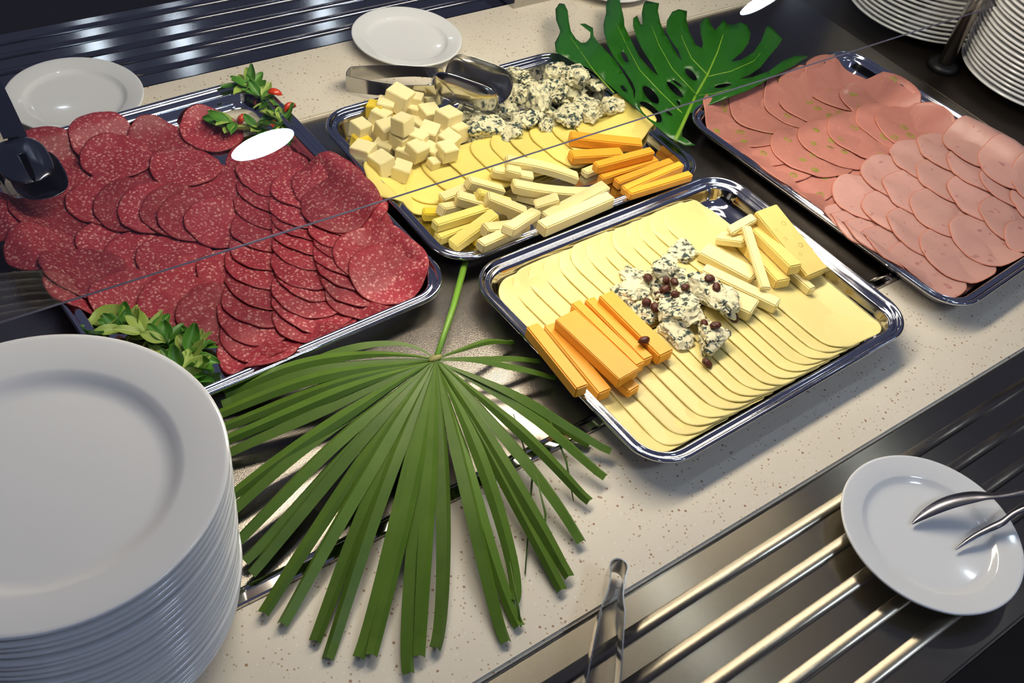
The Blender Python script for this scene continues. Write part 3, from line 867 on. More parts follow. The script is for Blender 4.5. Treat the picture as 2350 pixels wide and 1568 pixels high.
def raisin(px, py, label, z=0.05, T=T_WHT):
    for _ in range(5):
        l = T.pix(px, py, z); zb = float(T.samp(l[0], l[1])); z = 0.5 * z + 0.5 * (zb + 0.003)
    a, b, c_ = random.uniform(0.0066, 0.0080), random.uniform(0.0050, 0.0058), 0.0044
    bm = bmesh.new(); bmesh.ops.create_icosphere(bm, subdivisions=3, radius=1.0)
    sd = random.uniform(0, 99)
    for v in bm.verts:
        d = v.co.copy()
        r = 1 + 0.10 * noise.noise(d * 2.2 + Vector((sd, 0, 0))) - 0.12 * abs(noise.noise(d * 4.5 + Vector((0, sd, 0))))
        v.co = Vector((d.x * a * r, d.y * b * r, d.z * c_ * r))
    w = T.wor(l)
    o = bm_obj('raisin', bm, 'raisin', None, True, (w[0], w[1], T.zt(zb + 0.0036, l[1])))
    o.rotation_euler = (random.uniform(-.4, .4), random.uniform(-.4, .4), random.uniform(0, 3.14))
    q = (T.X - l[0]) ** 2 + (T.Y - l[1]) ** 2
    T.H = np.where(q < 0.004 ** 2, np.maximum(T.H, zb + 0.005), T.H)
    tag(o, label, 'raisin', 'raisins on the ivory cheese tray')
for (x, y, lb) in [(410, 510, 'raisin at the far left of the raisin pile'), (600, 530, 'raisin at the far end of the raisin pile'), (700, 560, 'raisin far right of the pile centre'),
                   (600, 640, 'dark raisin in the middle of the raisin pile'), (715, 690, 'raisin at the near right of the raisin pile'), (820, 620, 'raisin at the right end of the raisin pile'),
                   (535, 695, 'reddish raisin left of the middle of the raisin pile'), (400, 775, 'large wrinkled raisin at the near left of the raisin pile'), (490, 840, 'raisin at the near tip of the raisin pile'),
                   (570, 760, 'raisin just above the front blue cheese crumble'), (1085, 525, 'raisin on top of the white crumble next to the pale sticks'), (1160, 620, 'raisin half hidden at the right side of the white crumble'),
                   (1150, 1030, 'single dark raisin on the near right blue cheese crumble'), (1030, 1000, 'raisin in the dark gap between the front crumbles'), (1355, 935, 'raisin behind the right side of the blue cheese heap'),
                   (370, 1190, 'single raisin lying on the orange cheese'), (1060, 1440, 'single raisin lying on the ivory slices in front of the heap')]:
    raisin(*z5c(x, y), lb)

# ------------------------------------------------------------------ mixed tray
def z2(x, y): return (700 + x / 2.904, y / 2.904)
def z6(x, y): return (850 + x / 2.9375, 250 + y / 2.9375)
for i, (x, y, w, h, rot) in enumerate([(300, 520, 0.13, 0.10, -0.3), (520, 440, 0.13, 0.10, -0.2), (700, 370, 0.14, 0.10, 0.05), (860, 330, 0.14, 0.10, 0.1), (1000, 290, 0.13, 0.10, 0.0), (1130, 260, 0.13, 0.10, 0.0), (1250, 230, 0.13, 0.10, 0.05), (1380, 200, 0.13, 0.10, 0.1), (1520, 160, 0.13, 0.095, 0.1), (1640, 130, 0.12, 0.09, 0.1)]):
    l = T_MIX.pix(*z6(x, y), 0.008)
    wslice(l[0], l[1], w, h, 'thin yellow cheese slice, %s from the left under the cubes and sticks' % ORD[i], 'yellow cheese slices on the mixed tray', rot, 'yellow_cheese', 0.035, T_MIX, thick=0.003)

# cubes
cubes = [  # px in zoom frame, size, layer
 (460, 890, 0.019, 0, 0), (600, 800, 0.02, 0, 1), (470, 750, 0.02, 0, 1), (540, 700, 0.02, 0, 0), (375, 930, 0.02, 0, 1), (850, 930, 0.022, 0, 0), (760, 820, 0.022, 0, 0), (900, 860, 0.022, 0, 0), (680, 950, 0.022, 0, 0), (820, 700, 0.022, 0, 0),
 (390, 1010, 0.024, 0, 0), (510, 1085, 0.025, 0, 0), (645, 1115, 0.0205, 0, 0), (855, 1085, 0.013, 0, 0), (530, 975, 0.0225, 0, 0), (680, 1020, 0.021, 0, 0), (745, 1000, 0.021, 0, 0), (845, 1000, 0.019, 0, 0), (945, 1005, 0.021, 0, 0), (1020, 870, 0.022, 0, 0),
 (370, 855, 0.022, 1, 0), (500, 775, 0.022, 1, 0), (545, 855, 0.024, 1, 0), (640, 915, 0.022, 1, 0), (750, 890, 0.022, 1, 0), (830, 850, 0.023, 1, 0), (965, 890, 0.022, 1, 0), (825, 745, 0.024, 1, 0), (955, 775, 0.026, 1, 0), (650, 840, 0.022, 1, 0), (720, 755, 0.021, 1, 0), (745, 640, 0.017, 1, 0), (625, 695, 0.027, 1, 0)]
cl = []
for (x, y, s, lay, mm) in cubes: cl.append((x, y, s * 1.1, lay, mm))
base_rows = {}
lbl = {}
for lay, nm in ((0, 'lower'), (1, 'upper')):
    idx = [i for i, c in enumerate(cl) if c[3] == lay]
    idx.sort(key=lambda i: cl[i][1] + 0.15 * cl[i][0])
    k = 3
    ch = [idx[j * len(idx) // k:(j + 1) * len(idx) // k] for j in range(k)]
    for j, band in enumerate(ch):
        for q, i in enumerate(sorted(band, key=lambda i: cl[i][0])):
            lbl[i] = '%s cheese cube, %s from the left in the %s row of the %s layer' % ('bright yellow' if cl[i][4] else 'pale', ORD[q], ('far', 'middle', 'near')[j], nm)
for i, (x, y, s, lay, mm) in enumerate(cl):
    T = T_MIX; z = 0.012 + 0.02 * lay + s * 0.6
    px, py = z2(x, y)
    yaw = random.uniform(-0.5, 0.5) + 0.35
    dims = (s * random.uniform(0.92, 1.1), s * random.uniform(0.92, 1.1), s * random.uniform(0.85, 1.0))
    for _ in range(2):
        l = T.pix(px, py, z)
        r = s * 0.36
        hh = [float(T.samp(l[0] + a * r, l[1] + b * r)) for a in (-1, 0, 1) for b in (-1, 0, 1)]
        zb = min(max(hh), float(np.mean(hh)) + 0.004)
        z = zb + dims[2] * 0.6
    tx, ty = random.uniform(-0.16, 0.16), random.uniform(-0.16, 0.16)
    bm = bmesh.new(); bmesh.ops.create_cube(bm, size=1.0)
    for v in bm.verts: v.co = Vector((v.co.x * dims[0] * random.uniform(.93, 1.04), v.co.y * dims[1] * random.uniform(.93, 1.04), v.co.z * dims[2]))
    bmesh.ops.bevel(bm, geom=bm.edges[:], offset=0.0009, segments=2, affect='EDGES')
    w = T.wor(l)
    o = bm_obj('cheese_cube', bm, 'bright_cheese' if mm else 'cube_cheese', None, False, (w[0], w[1], zb + dims[2] / 2 + 0.0004))
    o.rotation_euler = (tx, ty, yaw)
    tag(o, lbl[i], 'cheese cube', 'cheese cubes on the mixed tray')
    cyw, syw = math.cos(yaw), math.sin(yaw)
    X, Y = T.X - l[0], T.Y - l[1]
    ins = (np.abs(X * cyw + Y * syw) < dims[0] * 0.46) & (np.abs(-X * syw + Y * cyw) < dims[1] * 0.46)
    T.H = np.where(ins, np.maximum(T.H, zb + dims[2]), T.H)

# blue crumbs at the back
CG = 'blue cheese crumbs on the mixed tray'
for (x, y, s, f, lb) in [
    (1250, 690, 0.030, 0.8, 'blue cheese crumb under the bowls of the silver tongs'), (1400, 560, 0.026, 0.8, 'blue cheese crumb at the far rim of the mixed tray'),
    (1660, 640, 0.040, 0.9, 'blue cheese lump under the tall crumb at the back'), (1780, 620, 0.038, 0.9, 'blue cheese lump behind the right end of the crumb row'),
    (1520, 600, 0.030, 0.9, 'greyish blue cheese crumb behind the pale slab'), (1310, 645, 0.026, 0.9, 'blue cheese crumb just right of the tong bowls'), (1430, 625, 0.026, 0.9, 'rounded blue cheese crumb in the middle of the crumb row, far side'),
    (1350, 745, 0.024, 0.9, 'dark grey blue cheese crumb in the middle of the heap'), (1090, 770, 0.030, 0.9, 'blue cheese crumb next to the cheese cubes'), (1100, 880, 0.024, 0.7, 'small blue cheese crumb at the near left of the crumb heap'),
    (1620, 730, 0.026, 0.8, 'blue cheese crumb in the shadow below the tall crumb'), (1600, 815, 0.024, 0.8, 'blue cheese crumb at the near side, right of the round crumb'), (1480, 795, 0.032, 0.9, 'round blue cheese crumb at the near side of the heap'),
    (1190, 840, 0.042, 0.75, 'large blue cheese crumb at the near left of the heap'), (1365, 870, 0.027, 0.75, 'creamy white crumb lying on the yellow slices'), (1740, 765, 0.034, 0.9, 'strongly veined blue cheese crumb at the right of the near side'),
    (1860, 720, 0.030, 0.9, 'grey blue cheese crumb near the right end'), (1915, 645, 0.026, 0.7, 'tan edged blue cheese crumb at the far right end'), (1905, 785, 0.024, 0.9, 'small white crumb near the right end of the crumb heap'),
    (2050, 740, 0.027, 0.9, 'grey topped blue cheese crumb, rightmost of all'), (2020, 790, 0.018, 0.9, 'small tan crumb in front of the rightmost crumb'),
    (1555, 690, 0.036, 1.25, 'upright pale blue cheese slab in the middle of the heap'), (1670, 590, 0.034, 1.0, 'veined blue cheese crumb below the tall crumb at the back'),
    (1660, 515, 0.034, 1.1, 'tall blue cheese crumb on top at the back'), (1790, 530, 0.036, 1.0, 'broad blue cheese crumb on top at the back right')]:
    chunk(T_MIX, *z2(x, y), s, lb, CG, flat=f, z=0.025)

SG = 'pale cheese sticks on the mixed tray'
def M_(p0, p1, w, h, mat, lb, **k):
    return stick(T_MIX, z6(*p0), z6(*p1), w, h, mat, lb, 'cheese stick', SG, z=0.022, **k)
M_((355, 690), (480, 685), 0.015, 0.013, 'bright_cheese', 'short bright yellow cheese stick at the left end of the stick pile')
M_((690, 870), (770, 845), 0.013, 0.010, 'bright_cheese', 'bright yellow stick end at the bottom of the pile')
M_((1440, 420), (1640, 340), 0.013, 0.010, 'stick_cheese', 'pale cheese stick half hidden beside the orange sticks')
M_((450, 850), (800, 690), 0.015, 0.014, 'yellow_cheese', 'yellow cheese stick at the near left, lower of the crossed pair')
M_((560, 860), (840, 730), 0.017, 0.014, 'yellow_cheese', 'yellow cheese stick at the near edge, third from the left')
M_((1150, 790), (1620, 590), 0.0175, 0.017, 'stick_cheese', 'long pale cheese stick along the near rim')
M_((470, 690), (600, 610), 0.014, 0.014, 'stick_cheese', 'pale cheese stick end behind the bright yellow stub')
M_((480, 580), (680, 520), 0.016, 0.014, 'stick_cheese', 'pale cheese stick at the far left of the stick pile')
M_((430, 780), (790, 650), 0.014, 0.013, 'yellow_cheese', 'yellow cheese stick at the left, upper of the crossed pair')
M_((575, 610), (760, 620), 0.017, 0.015, 'stick_cheese', 'blunt pale cheese stick in the left middle of the pile')
M_((650, 510), (900, 480), 0.016, 0.014, 'stick_cheese', 'pale cheese stick with a rounded end in the far left of the pile')
M_((720, 560), (960, 540), 0.014, 0.013, 'yellow_cheese', 'yellow cheese stick in the middle of the pile')
M_((820, 410), (1100, 430), 0.016, 0.013, 'stick_cheese', 'pale cheese stick at the far side of the pile, lower one')
M_((770, 780), (1070, 690), 0.018, 0.016, 'stick_cheese', 'thick pale cheese stick at the near middle of the pile')
M_((740, 900), (1010, 770), 0.015, 0.014, 'stick_cheese', 'pale cheese stick at the near edge, under the one hanging over the rim')
M_((780, 600), (1060, 610), 0.018, 0.015, 'stick_cheese', 'pale cheese stick with a blunt left end in the centre of the pile')
M_((905, 380), (1410, 400), 0.017, 0.012, 'stick_cheese', 'long bent pale cheese stick at the far side of the pile', bend=0.006)
M_((900, 490), (1000, 500), 0.016, 0.013, 'stick_cheese', 'short pale cheese stub left of the long centre stick')
M_((1000, 560), (1140, 600), 0.015, 0.011, 'stick_cheese', 'short pale cheese piece below the long centre stick')
M_((965, 480), (1530, 475), 0.018, 0.014, 'stick_cheese', 'long bent pale cheese stick across the centre of the pile', bend=-0.006)
M_((1190, 690), (1585, 530), 0.019, 0.015, 'stick_cheese', 'thick pale cheese stick on top at the right')
M_((905, 925), (1130, 610), 0.0165, 0.012, 'stick_cheese', 'pale cheese stick hanging out over the near rim')
M_((1120, 610), (1270, 610), 0.018, 0.011, 'stick_cheese', 'short pale cheese block on top of the near right sticks')
OM = 'orange cheese sticks on the mixed tray'
def O_(p0, p1, w, h, lb):
    return stick(T_MIX, z6(*p0), z6(*p1), w, h, 'orange_cheese', lb, 'cheese stick', OM, z=0.022)
O_((1350, 310), (1700, 275), 0.019, 0.013, 'orange cheese stick under the topmost far orange stick')
O_((1345, 185), (1830, 225), 0.019, 0.015, 'far orange cheese stick crossed by the glass edge')
O_((1740, 565), (2160, 435), 0.012, 0.012, 'nearest orange cheese stick by the tray corner')
O_((1710, 530), (2090, 400), 0.012, 0.014, 'orange cheese stick second from the tray corner')
O_((1660, 480), (2030, 360), 0.014, 0.014, 'orange cheese stick third from the tray corner')
O_((1560, 430), (1940, 310), 0.013, 0.015, 'orange cheese stick fourth from the tray corner')
O_((1515, 385), (1900, 285), 0.014, 0.014, 'orange cheese stick fifth from the tray corner')

# ------------------------------------------------------------------ plates
def plate_profile(R):
    k = R / 0.135
    return [(0, 0.0045), (0.54 * R, 0.0045), (0.555 * R, 0.0), (0.60 * R, 0.0), (0.62 * R, 0.005), (0.76 * R, 0.013 * k ** .5), (0.97 * R, 0.0195 * k ** .5), (0.992 * R, 0.0205 * k ** .5), (R, 0.0222 * k ** .5),
            (0.998 * R, 0.0238 * k ** .5), (0.988 * R, 0.0246 * k ** .5), (0.965 * R, 0.0238 * k ** .5), (0.76 * R, 0.0186 * k ** .5), (0.735 * R, 0.0172 * k ** .5), (0.70 * R, 0.0132 * k ** .5), (0.66 * R, 0.0098), (0.61 * R, 0.0085), (0, 0.008)]
def plate(R, x, y, z, label, group=None, src=None):
    if src is None:
        o = lathe('plate', plate_profile(R), 'plate', None, 96, (x, y, z))
    else:
        o = src.copy(); COL.objects.link(o); o.location = (x, y, z)
    o['label'] = label; o['category'] = 'plate'
    if group: o['group'] = group
    return o
pa = G(170, 215, 0.018); plate(0.0875, 0.3449 * 0.832, 1.466 * 0.832, 0.0002, 'small white plate on the far stone border at the left, behind the salami')
plate(0.085, 0.9339 * 0.832, 1.4177 * 0.832, 0.0002, 'small white plate on the far stone border behind the silver tongs')
pc = G(1408, 6, 0.016); plate(0.085, pc[0] + 0.045, pc[1] + 0.072, 0.0002, 'white plate at the top edge, only its near rim in view')
plate(0.0955, 0.9411 * 0.832, 0.1796 * 0.832, 0.0030, 'white plate with dark tongs on the front tray slide')
ZT = 0.2030; N1 = 22; SP = 0.00843
z0 = 0.0015
src = None
for i in range(N1):
    z = ZT - 0.0246 - (N1 - 1 - i) * SP
    lb = 'large white plate, %s from the top of the tall front left stack' % ORD[N1 - 1 - i]
    if i == N1 - 1: lb = 'topmost large white plate of the tall stack at the front left'
    src_ = plate(0.135, 0.0429 + random.uniform(-0.0015, 0.0015), 0.508 + random.uniform(-0.0015, 0.0015), z, lb, 'stack of plates at the front left', src)
    if src is None: src = src_
print('front stack base', ZT - 0.0246 - (N1 - 1) * SP)
for (cx, cy, nn, nm) in ((1.727, 0.918, 15, 'far stack behind the steel post'), (1.751, 0.667, 20, 'stack right of the steel post')):
    for i in range(nn):
        plate(0.135, cx + random.uniform(-0.002, 0.002), cy + random.uniform(-0.002, 0.002), WELL_Z + 0.0002 + i * SP, 'large white plate, %s from the bottom of the %s' % (ORD[i], nm), 'plates of the ' + nm, src)

# ------------------------------------------------------------------ palm leaf
HUBZ = 0.034
hub = G(1000, 826, HUBZ)
palm = thing('palm_leaf', 'green fan palm leaf with cut tips lying across the chilled plate and front stone', 'palm leaf', (hub[0], hub[1], 0.0))
leafs = [ # tip, optional bend point, tip height
 ((690, 840), (905, 776), 0.010), ((515, 905), (770, 812), 0.012), ((508, 925), (760, 838), 0.010), ((470, 960), (750, 866), 0.008), ((500, 985), (760, 888), 0.010), ((470, 1030), (740, 925), 0.008), ((490, 1055), (760, 940), 0.006),
 ((500, 1160), None, 0.006), ((500, 1200), None, 0.004), ((520, 1265), None, 0.006), ((560, 1290), None, 0.005), ((575, 1320), None, 0.004), ((604, 1410), (760, 1160), 0.006), ((648, 1434), None, 0.006), ((722, 1472), None, 0.006), ((752, 1512), None, 0.005),
 ((822, 1510), (880, 1330), 0.006), ((852, 1506), None, 0.008), ((938, 1548), (930, 1380), 0.005), ((962, 1508), (970, 1360), 0.008), ((998, 1488), (1030, 1325), 0.008), ((1162, 1474), (1105, 1290), 0.006), ((1192, 1438), (1110, 1230), 0.005), ((1178, 1382), (1192, 1255), 0.006),
 ((1290, 1357), (1225, 1210), 0.005), ((1307, 1326), (1255, 1215), 0.007), ((1335, 1245), (1275, 1130), 0.008), ((1354, 1150), None, 0.010), ((1390, 1095), None, 0.012), ((1402, 1036), None, 0.014), ((1352, 1024), None, 0.004), ((1275, 868), None, 0.010), ((1240, 828), None, 0.010), ((1178, 782), None, 0.008)]
def leaflet(tip, kink, tz, i, n):
    tp = G(*tip, tz); t2 = np.array([tp[0] - hub[0], tp[1] - hub[1]])
    pts = [np.zeros(2)]
    if kink:
        kp = G(*kink, (HUBZ + tz) / 2 + 0.004); k2 = np.array([kp[0] - hub[0], kp[1] - hub[1]])
        m = 24
        for q in range(1, m + 1):
            f = q / m
            b0, b1, b2 = (1 - f) ** 2, 2 * f * (1 - f), f * f
            c1 = 2 * k2 - 0.5 * t2 if False else k2 * 1.25 - t2 * 0.12
            pts.append(b1 * c1 + b2 * t2)
    else:
        sag = random.uniform(-0.006, 0.006); L = np.hypot(*t2); nn = np.array([-t2[1], t2[0]]) / L
        for q in range(1, 23):
            f = q / 22; pts.append(t2 * f + nn * sag * math.sin(math.pi * f))
    L = sum(np.hypot(*(b - a)) for a, b in zip(pts[:-1], pts[1:]))
    wmax = min(0.0076, 0.024 * L + 0.0020); asy = random.choice((-1, 1)) * random.uniform(0.15, 0.45)
    vs, fs = [], []
    dist = 0.0
    half = math.tan(math.radians(3.3))
    for q, p in enumerate(pts):
        if q: dist += np.hypot(*(p - pts[q - 1]))
        f = dist / L
        d = pts[min(q + 1, len(pts) - 1)] - pts[max(q - 1, 0)]; d = d / max(1e-9, np.hypot(*d)); nv = np.array([-d[1], d[0]])
        w = min(dist * half + 0.0007, wmax)
        if f > 0.55: w *= 1 - 0.28 * ((f - 0.55) / 0.45) ** 1.3
        zc = HUBZ + (tz - HUBZ) * (f ** 0.85) + 0.012 * math.sin(math.pi * min(1, f * 1.05)) * (1 if i % 2 else 0.75)
        fold = w * (0.38 + 0.25 * f)
        lift = 0.0012 * math.sin(9 * f + i)
        for s_, dz in ((-1, -fold * max(0, -asy)), (asy, fold), (1, -fold * max(0, asy))):
            ww = p + nv * w * s_ * (0.98)
            vs.append((ww[0], ww[1], zc + dz + lift))
    for q in range(len(pts) - 1):
        for s_ in range(2):
            a = q * 3 + s_; fs.append((a, a + 1, a + 4, a + 3))
    o = mesh_obj('leaflet', vs, fs, 'palm', palm, False, flip=True)
    md = o.modifiers.new('thickness', 'SOLIDIFY'); md.thickness = 0.0005; md.offset = -1
    return o
for i, (tip, kink, tz) in enumerate(leafs): leaflet(tip, kink, tz, i, len(leafs))
for (a, b, c_) in (((1178, 950), (1222, 1090), (1205, 1318)), ((1260, 960), (1300, 1060), (1316, 1150)), ((1170, 1290), (1190, 1400), (1196, 1440)), ((1230, 1090), (1252, 1180), (1248, 1280))):
    q = [G(*a, 0.03), G(*b, 0.012), G(*c_, 0.003)]
    tube('dry_thread', [(q[0][0] - hub[0], q[0][1] - hub[1], 0.03), (q[1][0] - hub[0], q[1][1] - hub[1], 0.012), (q[2][0] - hub[0], q[2][1] - hub[1], 0.003)], [0.0004, 0.0012, 0.0006], 'palm', palm, 6)
s0, s1, s2 = G(1003, 818, HUBZ), G(1040, 705, 0.024), G(1068, 600, 0.012)
tube('leaf_stalk', [(s0[0] - hub[0], s0[1] - hub[1], HUBZ + 0.001), (s1[0] - hub[0], s1[1] - hub[1], 0.024), (s2[0] - hub[0], s2[1] - hub[1], 0.010)], [0.0032, 0.0036, 0.0042], 'palmstem', palm, 12)
bm = bmesh.new(); bmesh.ops.create_uvsphere(bm, u_segments=16, v_segments=10, radius=1.0)
for v in bm.verts:
    v.co = Vector((v.co.x * 0.0085 * (1 + 0.2 * math.sin(3 * v.co.x)), v.co.y * 0.0042, v.co.z * 0.0028 + 0.001))
bm_obj('leaf_hub', bm, 'palmhub', palm, True, (0, 0.0015, HUBZ))

# ------------------------------------------------------------------ monstera leaf
def zb6(x, y): return (1200 + x / 3.357, y / 3.357)
OUT = [(1330,1120),(1250,1120),(1130,1060),(1000,950),(900,860),(760,740),(650,640),(520,530),(400,480),(330,440),(255,400),(245,330),(272,280),(288,240),(255,150),(250,70),(280,25),(320,30),(345,80),(355,170),(370,240),(410,300),(450,330),(490,325),(518,290),(520,245),(440,182),(480,182),(540,215),(545,280),(590,340),(650,400),(710,460),(760,540),(810,620),(850,700),(858,770),
       (868,700),(845,640),(780,540),(700,435),(650,340),(625,250),(620,190),(640,100),(640,20),(660,-20),(700,-45),(742,-20),(760,60),(780,150),(782,200),(830,300),(900,440),(980,530),(1050,590),
       (1000,500),(930,400),(880,300),(850,200),(850,140),(880,120),(905,185),(922,190),(915,100),(930,30),(950,5),(1050,25),(1040,80),(1060,180),(1100,270),(1150,350),(1190,420),(1228,475),
       (1195,385),(1140,310),(1105,240),(1110,160),(1150,90),(1200,70),(1265,85),(1260,150),(1280,240),(1330,340),(1380,372),
       (1388,330),(1370,260),(1365,180),(1390,140),(1430,135),(1450,190),(1480,235),(1510,200),(1550,145),(1572,190),(1620,190),(1680,170),(1730,195),(1755,260),(1740,330),(1690,400),(1640,440),(1602,474),
       (1680,462),(1780,400),(1840,310),(1870,220),(1890,195),(1920,215),(2000,300),(1960,360),(1900,430),(1830,520),(1740,580),(1660,610),
       (1760,596),(1900,545),(2000,470),(2100,430),(2180,425),(2195,440),(2100,500),(1950,575),(1750,690),(1560,760),(1380,830),(1270,880),(1235,960),(1225,1050)]
HOLES = [(785,440,48,17,62),(985,730,88,36,48),(985,862,112,46,42),(1125,870,34,12,35),(1172,690,86,24,44),(1190,642,46,10,35),(1295,575,62,24,45),(1540,660,66,15,-10),(775,682,32,12,50),(1200,792,24,10,60)]
def mz(x, y):
    # height of the lying leaf: base low between the trays, blade arched, tips drooping (in leaf coordinates)
    r = math.hypot(x - 1330, y - 740) / 700
    return 0.020 + 0.020 * math.sin(min(1, r * 1.3) * math.pi * 0.62) + 0.0035 * math.sin(x * 0.018 + y * 0.007)
def inpoly(x, y, poly):
    r = False; j = len(poly) - 1
    for i in range(len(poly)):
        xi, yi = poly[i]; xj, yj = poly[j]
        if (yi > y) != (yj > y) and x < (xj - xi) * (y - yi) / (yj - yi) + xi: r = not r
        j = i
    return r
hp = []
for (cx, cy, a, b, dg) in HOLES:
    t = math.radians(dg); hp.append([(cx + a * math.cos(k) * math.cos(t) - b * math.sin(k) * math.sin(t), cy + a * math.cos(k) * math.sin(t) + b * math.sin(k) * math.cos(t)) for k in np.linspace(0, 2 * math.pi, 16, endpoint=False)])
verts, edges = [], []
for poly in [OUT] + hp:
    b = len(verts); verts += [Vector(p) for p in poly]; edges += [(b + i, b + (i + 1) % len(poly)) for i in range(len(poly))]
for gx_ in range(240, 2200, 45):
    for gy_ in range(-40, 1130, 45):
        if inpoly(gx_, gy_, OUT) and not any(inpoly(gx_, gy_, h_) for h_ in hp): verts.append(Vector((gx_ + random.uniform(-8, 8), gy_ + random.uniform(-8, 8))))
r = delaunay_2d_cdt(verts, edges, [], 0, 0.01)
mv, mf = r[0], r[2]
keep = []
for f in mf:
    cx = sum(mv[i].x for i in f) / 3; cy = sum(mv[i].y for i in f) / 3
    if inpoly(cx, cy, OUT) and not any(inpoly(cx, cy, h_) for h_ in hp): keep.append(tuple(f))
o0 = G(*zb6(1330, 740), 0.02)
mon = thing('monstera_leaf', 'dark green split leaf with holes between the mixed cheese and ham trays', 'leaf', (o0[0], o0[1], 0.0))
def mpt(x, y, dz=0.0):
    z = mz(x, y); p = G(*zb6(x, y), z); return (p[0] - o0[0], p[1] - o0[1], z + dz)
used = sorted({i for f in keep for i in f}); mp_ = {k: q for q, k in enumerate(used)}
bl = mesh_obj('leaf_blade', [mpt(mv[i].x, mv[i].y) for i in used], [tuple(mp_[i] for i in f) for f in keep], 'monstera', mon, flip=True)
md = bl.modifiers.new('thickness', 'SOLIDIFY'); md.thickness = 0.0007; md.offset = -1
def vein(name, pts, r0, r1):
    P_ = []
    for (a, b) in zip(pts[:-1], pts[1:]):
        for q in range(5): P_.append((a[0] + (b[0] - a[0]) * q / 5, a[1] + (b[1] - a[1]) * q / 5))
    P_.append(pts[-1])
    rr = [r0 + (r1 - r0) * i / (len(P_) - 1) for i in range(len(P_))]
    tube(name, [mpt(x, y, -0.0002) for x, y in P_], rr, 'vein', mon, 6)
vein('midrib', [(1175, 1080), (1230, 960), (1330, 740), (1420, 580), (1500, 400), (1545, 260)], 0.0036, 0.0008)
for pts in ([(1225, 870), (1050, 700), (900, 540), (800, 350), (720, 180)], [(1330, 722), (1150, 530), (1050, 350), (990, 190)], [(1415, 570), (1300, 450), (1230, 300), (1205, 190)], [(700, 715), (550, 550), (440, 390), (370, 290)], [(1425, 590), (1600, 550), (1780, 470), (1880, 350)], [(1335, 740), (1480, 720), (1600, 680)]):
    vein('side_vein', pts, 0.0012, 0.0003)

# ------------------------------------------------------------------ salad garnish
def leaf_mesh(L, W, curl, cup, mat, parent, M):
    vs, fs = [], []
    n = 9
    for i in range(n):
        f = i / (n - 1)
        w = W * (0.10 + 0.9 * math.sin(math.pi * min(1, max(0, (f - 0.12) / 0.88)) ** 0.8) ** 0.8) if f > 0.12 else W * 0.10
        if i == n - 1: w = W * 0.12
        a = curl * f
        x = L * f * (1 - 0.12 * abs(a)); z = L * 0.5 * math.sin(a) * f
        for s_ in (-1, -0.5, 0, 0.5, 1):
            vs.append(M @ Vector((x, s_ * w / 2, z + cup * W * (s_ * s_) * 0.5 - (0.0006 if s_ == 0 else 0) + 0.0006 * math.sin(7 * f + 5 * s_))))
    for i in range(n - 1):
        for k in range(4): fs.append((i * 5 + k, i * 5 + k + 1, i * 5 + k + 6, i * 5 + k + 5))
    o = mesh_obj('leaf', vs, fs, mat, parent, flip=True)
    md = o.modifiers.new('thickness', 'SOLIDIFY'); md.thickness = 0.0004
    sb = o.modifiers.new('smooth', 'SUBSURF'); sb.levels = 1; sb.render_levels = 1
def sprig(px, py, label, n, size, yaw0, z=0.02, spread=2.2, T=T_SAL, group='salad garnish in the corners of the salami tray', up=0.4):
    for _ in range(2):
        l = T.pix(px, py, z); zb = float(T.samp(l[0], l[1])); z = zb + 0.008
    w = T.wor(l)
    t = thing('lettuce_sprig', label, 'salad', (w[0], w[1], zb + 0.001), group)
    n += 3; size *= 0.85
    for i in range(n):
        a = yaw0 + spread * ((i + 0.5) / n - 0.5) + random.uniform(-0.25, 0.25)
        M = Matrix.Rotation(a, 4, 'Z') @ Matrix.Translation((0.001, 0, 0.0015 * i)) @ Matrix.Rotation(-random.uniform(0.1, up + 0.35), 4, 'Y') @ Matrix.Rotation(random.uniform(-0.6, 0.6), 4, 'X')
        leaf_mesh(size * random.uniform(0.9, 1.3), size * random.uniform(0.42, 0.62), random.uniform(-0.7, 0.5), random.uniform(0.1, 0.6), random.choice(('lettuce', 'lettuce', 'pale_lettuce')), t, M)
    tube('stem', [(0, 0, 0.001), (-0.008 * math.cos(yaw0), -0.008 * math.sin(yaw0), 0.0025), (-0.016 * math.cos(yaw0), -0.016 * math.sin(yaw0), 0.0015)], [0.0016, 0.0013, 0.0011], 'pale_lettuce', t, 8)
for (px, py, lb, n, s, a, sp) in [
    (240, 766, 'salad sprig at the left end of the near garnish, by the blue tray corner', 5, 0.03, 2.4, 3.0), (290, 765, 'salad sprig left of the middle of the near garnish', 6, 0.034, 1.2, 4.0), (335, 775, 'broad leaved salad sprig in the middle of the near garnish', 6, 0.036, 0.8, 4.5),
    (385, 795, 'salad sprig right of the middle of the near garnish', 6, 0.034, 0.2, 5.0), (430, 830, 'salad sprig at the right end of the near garnish, touching the plate stack', 7, 0.036, -0.6, 4.5), (455, 785, 'tight curled salad sprig beside the near salami slices', 6, 0.022, 1.4, 5.5),
    (415, 865, 'salad sprig lowest in the near garnish, half behind the plates', 6, 0.034, -0.3, 4.5)]:
    sprig(px, py, lb, n, s, a, spread=sp)
for (px, py, lb, n, s, a, sp) in [
    (575, 235, 'salad sprig farthest back in the far corner garnish', 6, 0.036, 1.8, 4.0), (600, 248, 'salad sprig in the middle of the far corner garnish', 6, 0.034, 0.4, 5.0), (535, 285, 'salad sprig reaching left over the far salami slices', 6, 0.038, 3.0, 2.5),
    (640, 262, 'salad sprig at the right of the far corner garnish', 5, 0.034, 0.6, 3.5), (595, 290, 'salad sprig just behind the bright lamp reflection', 6, 0.036, 4.4, 4.5)]:
    sprig(px, py, lb, n, s, a, spread=sp)
l = T_SAL.pix(243, 720, 0.02); w = T_SAL.wor(l); zb = float(T_SAL.samp(l[0], l[1]))
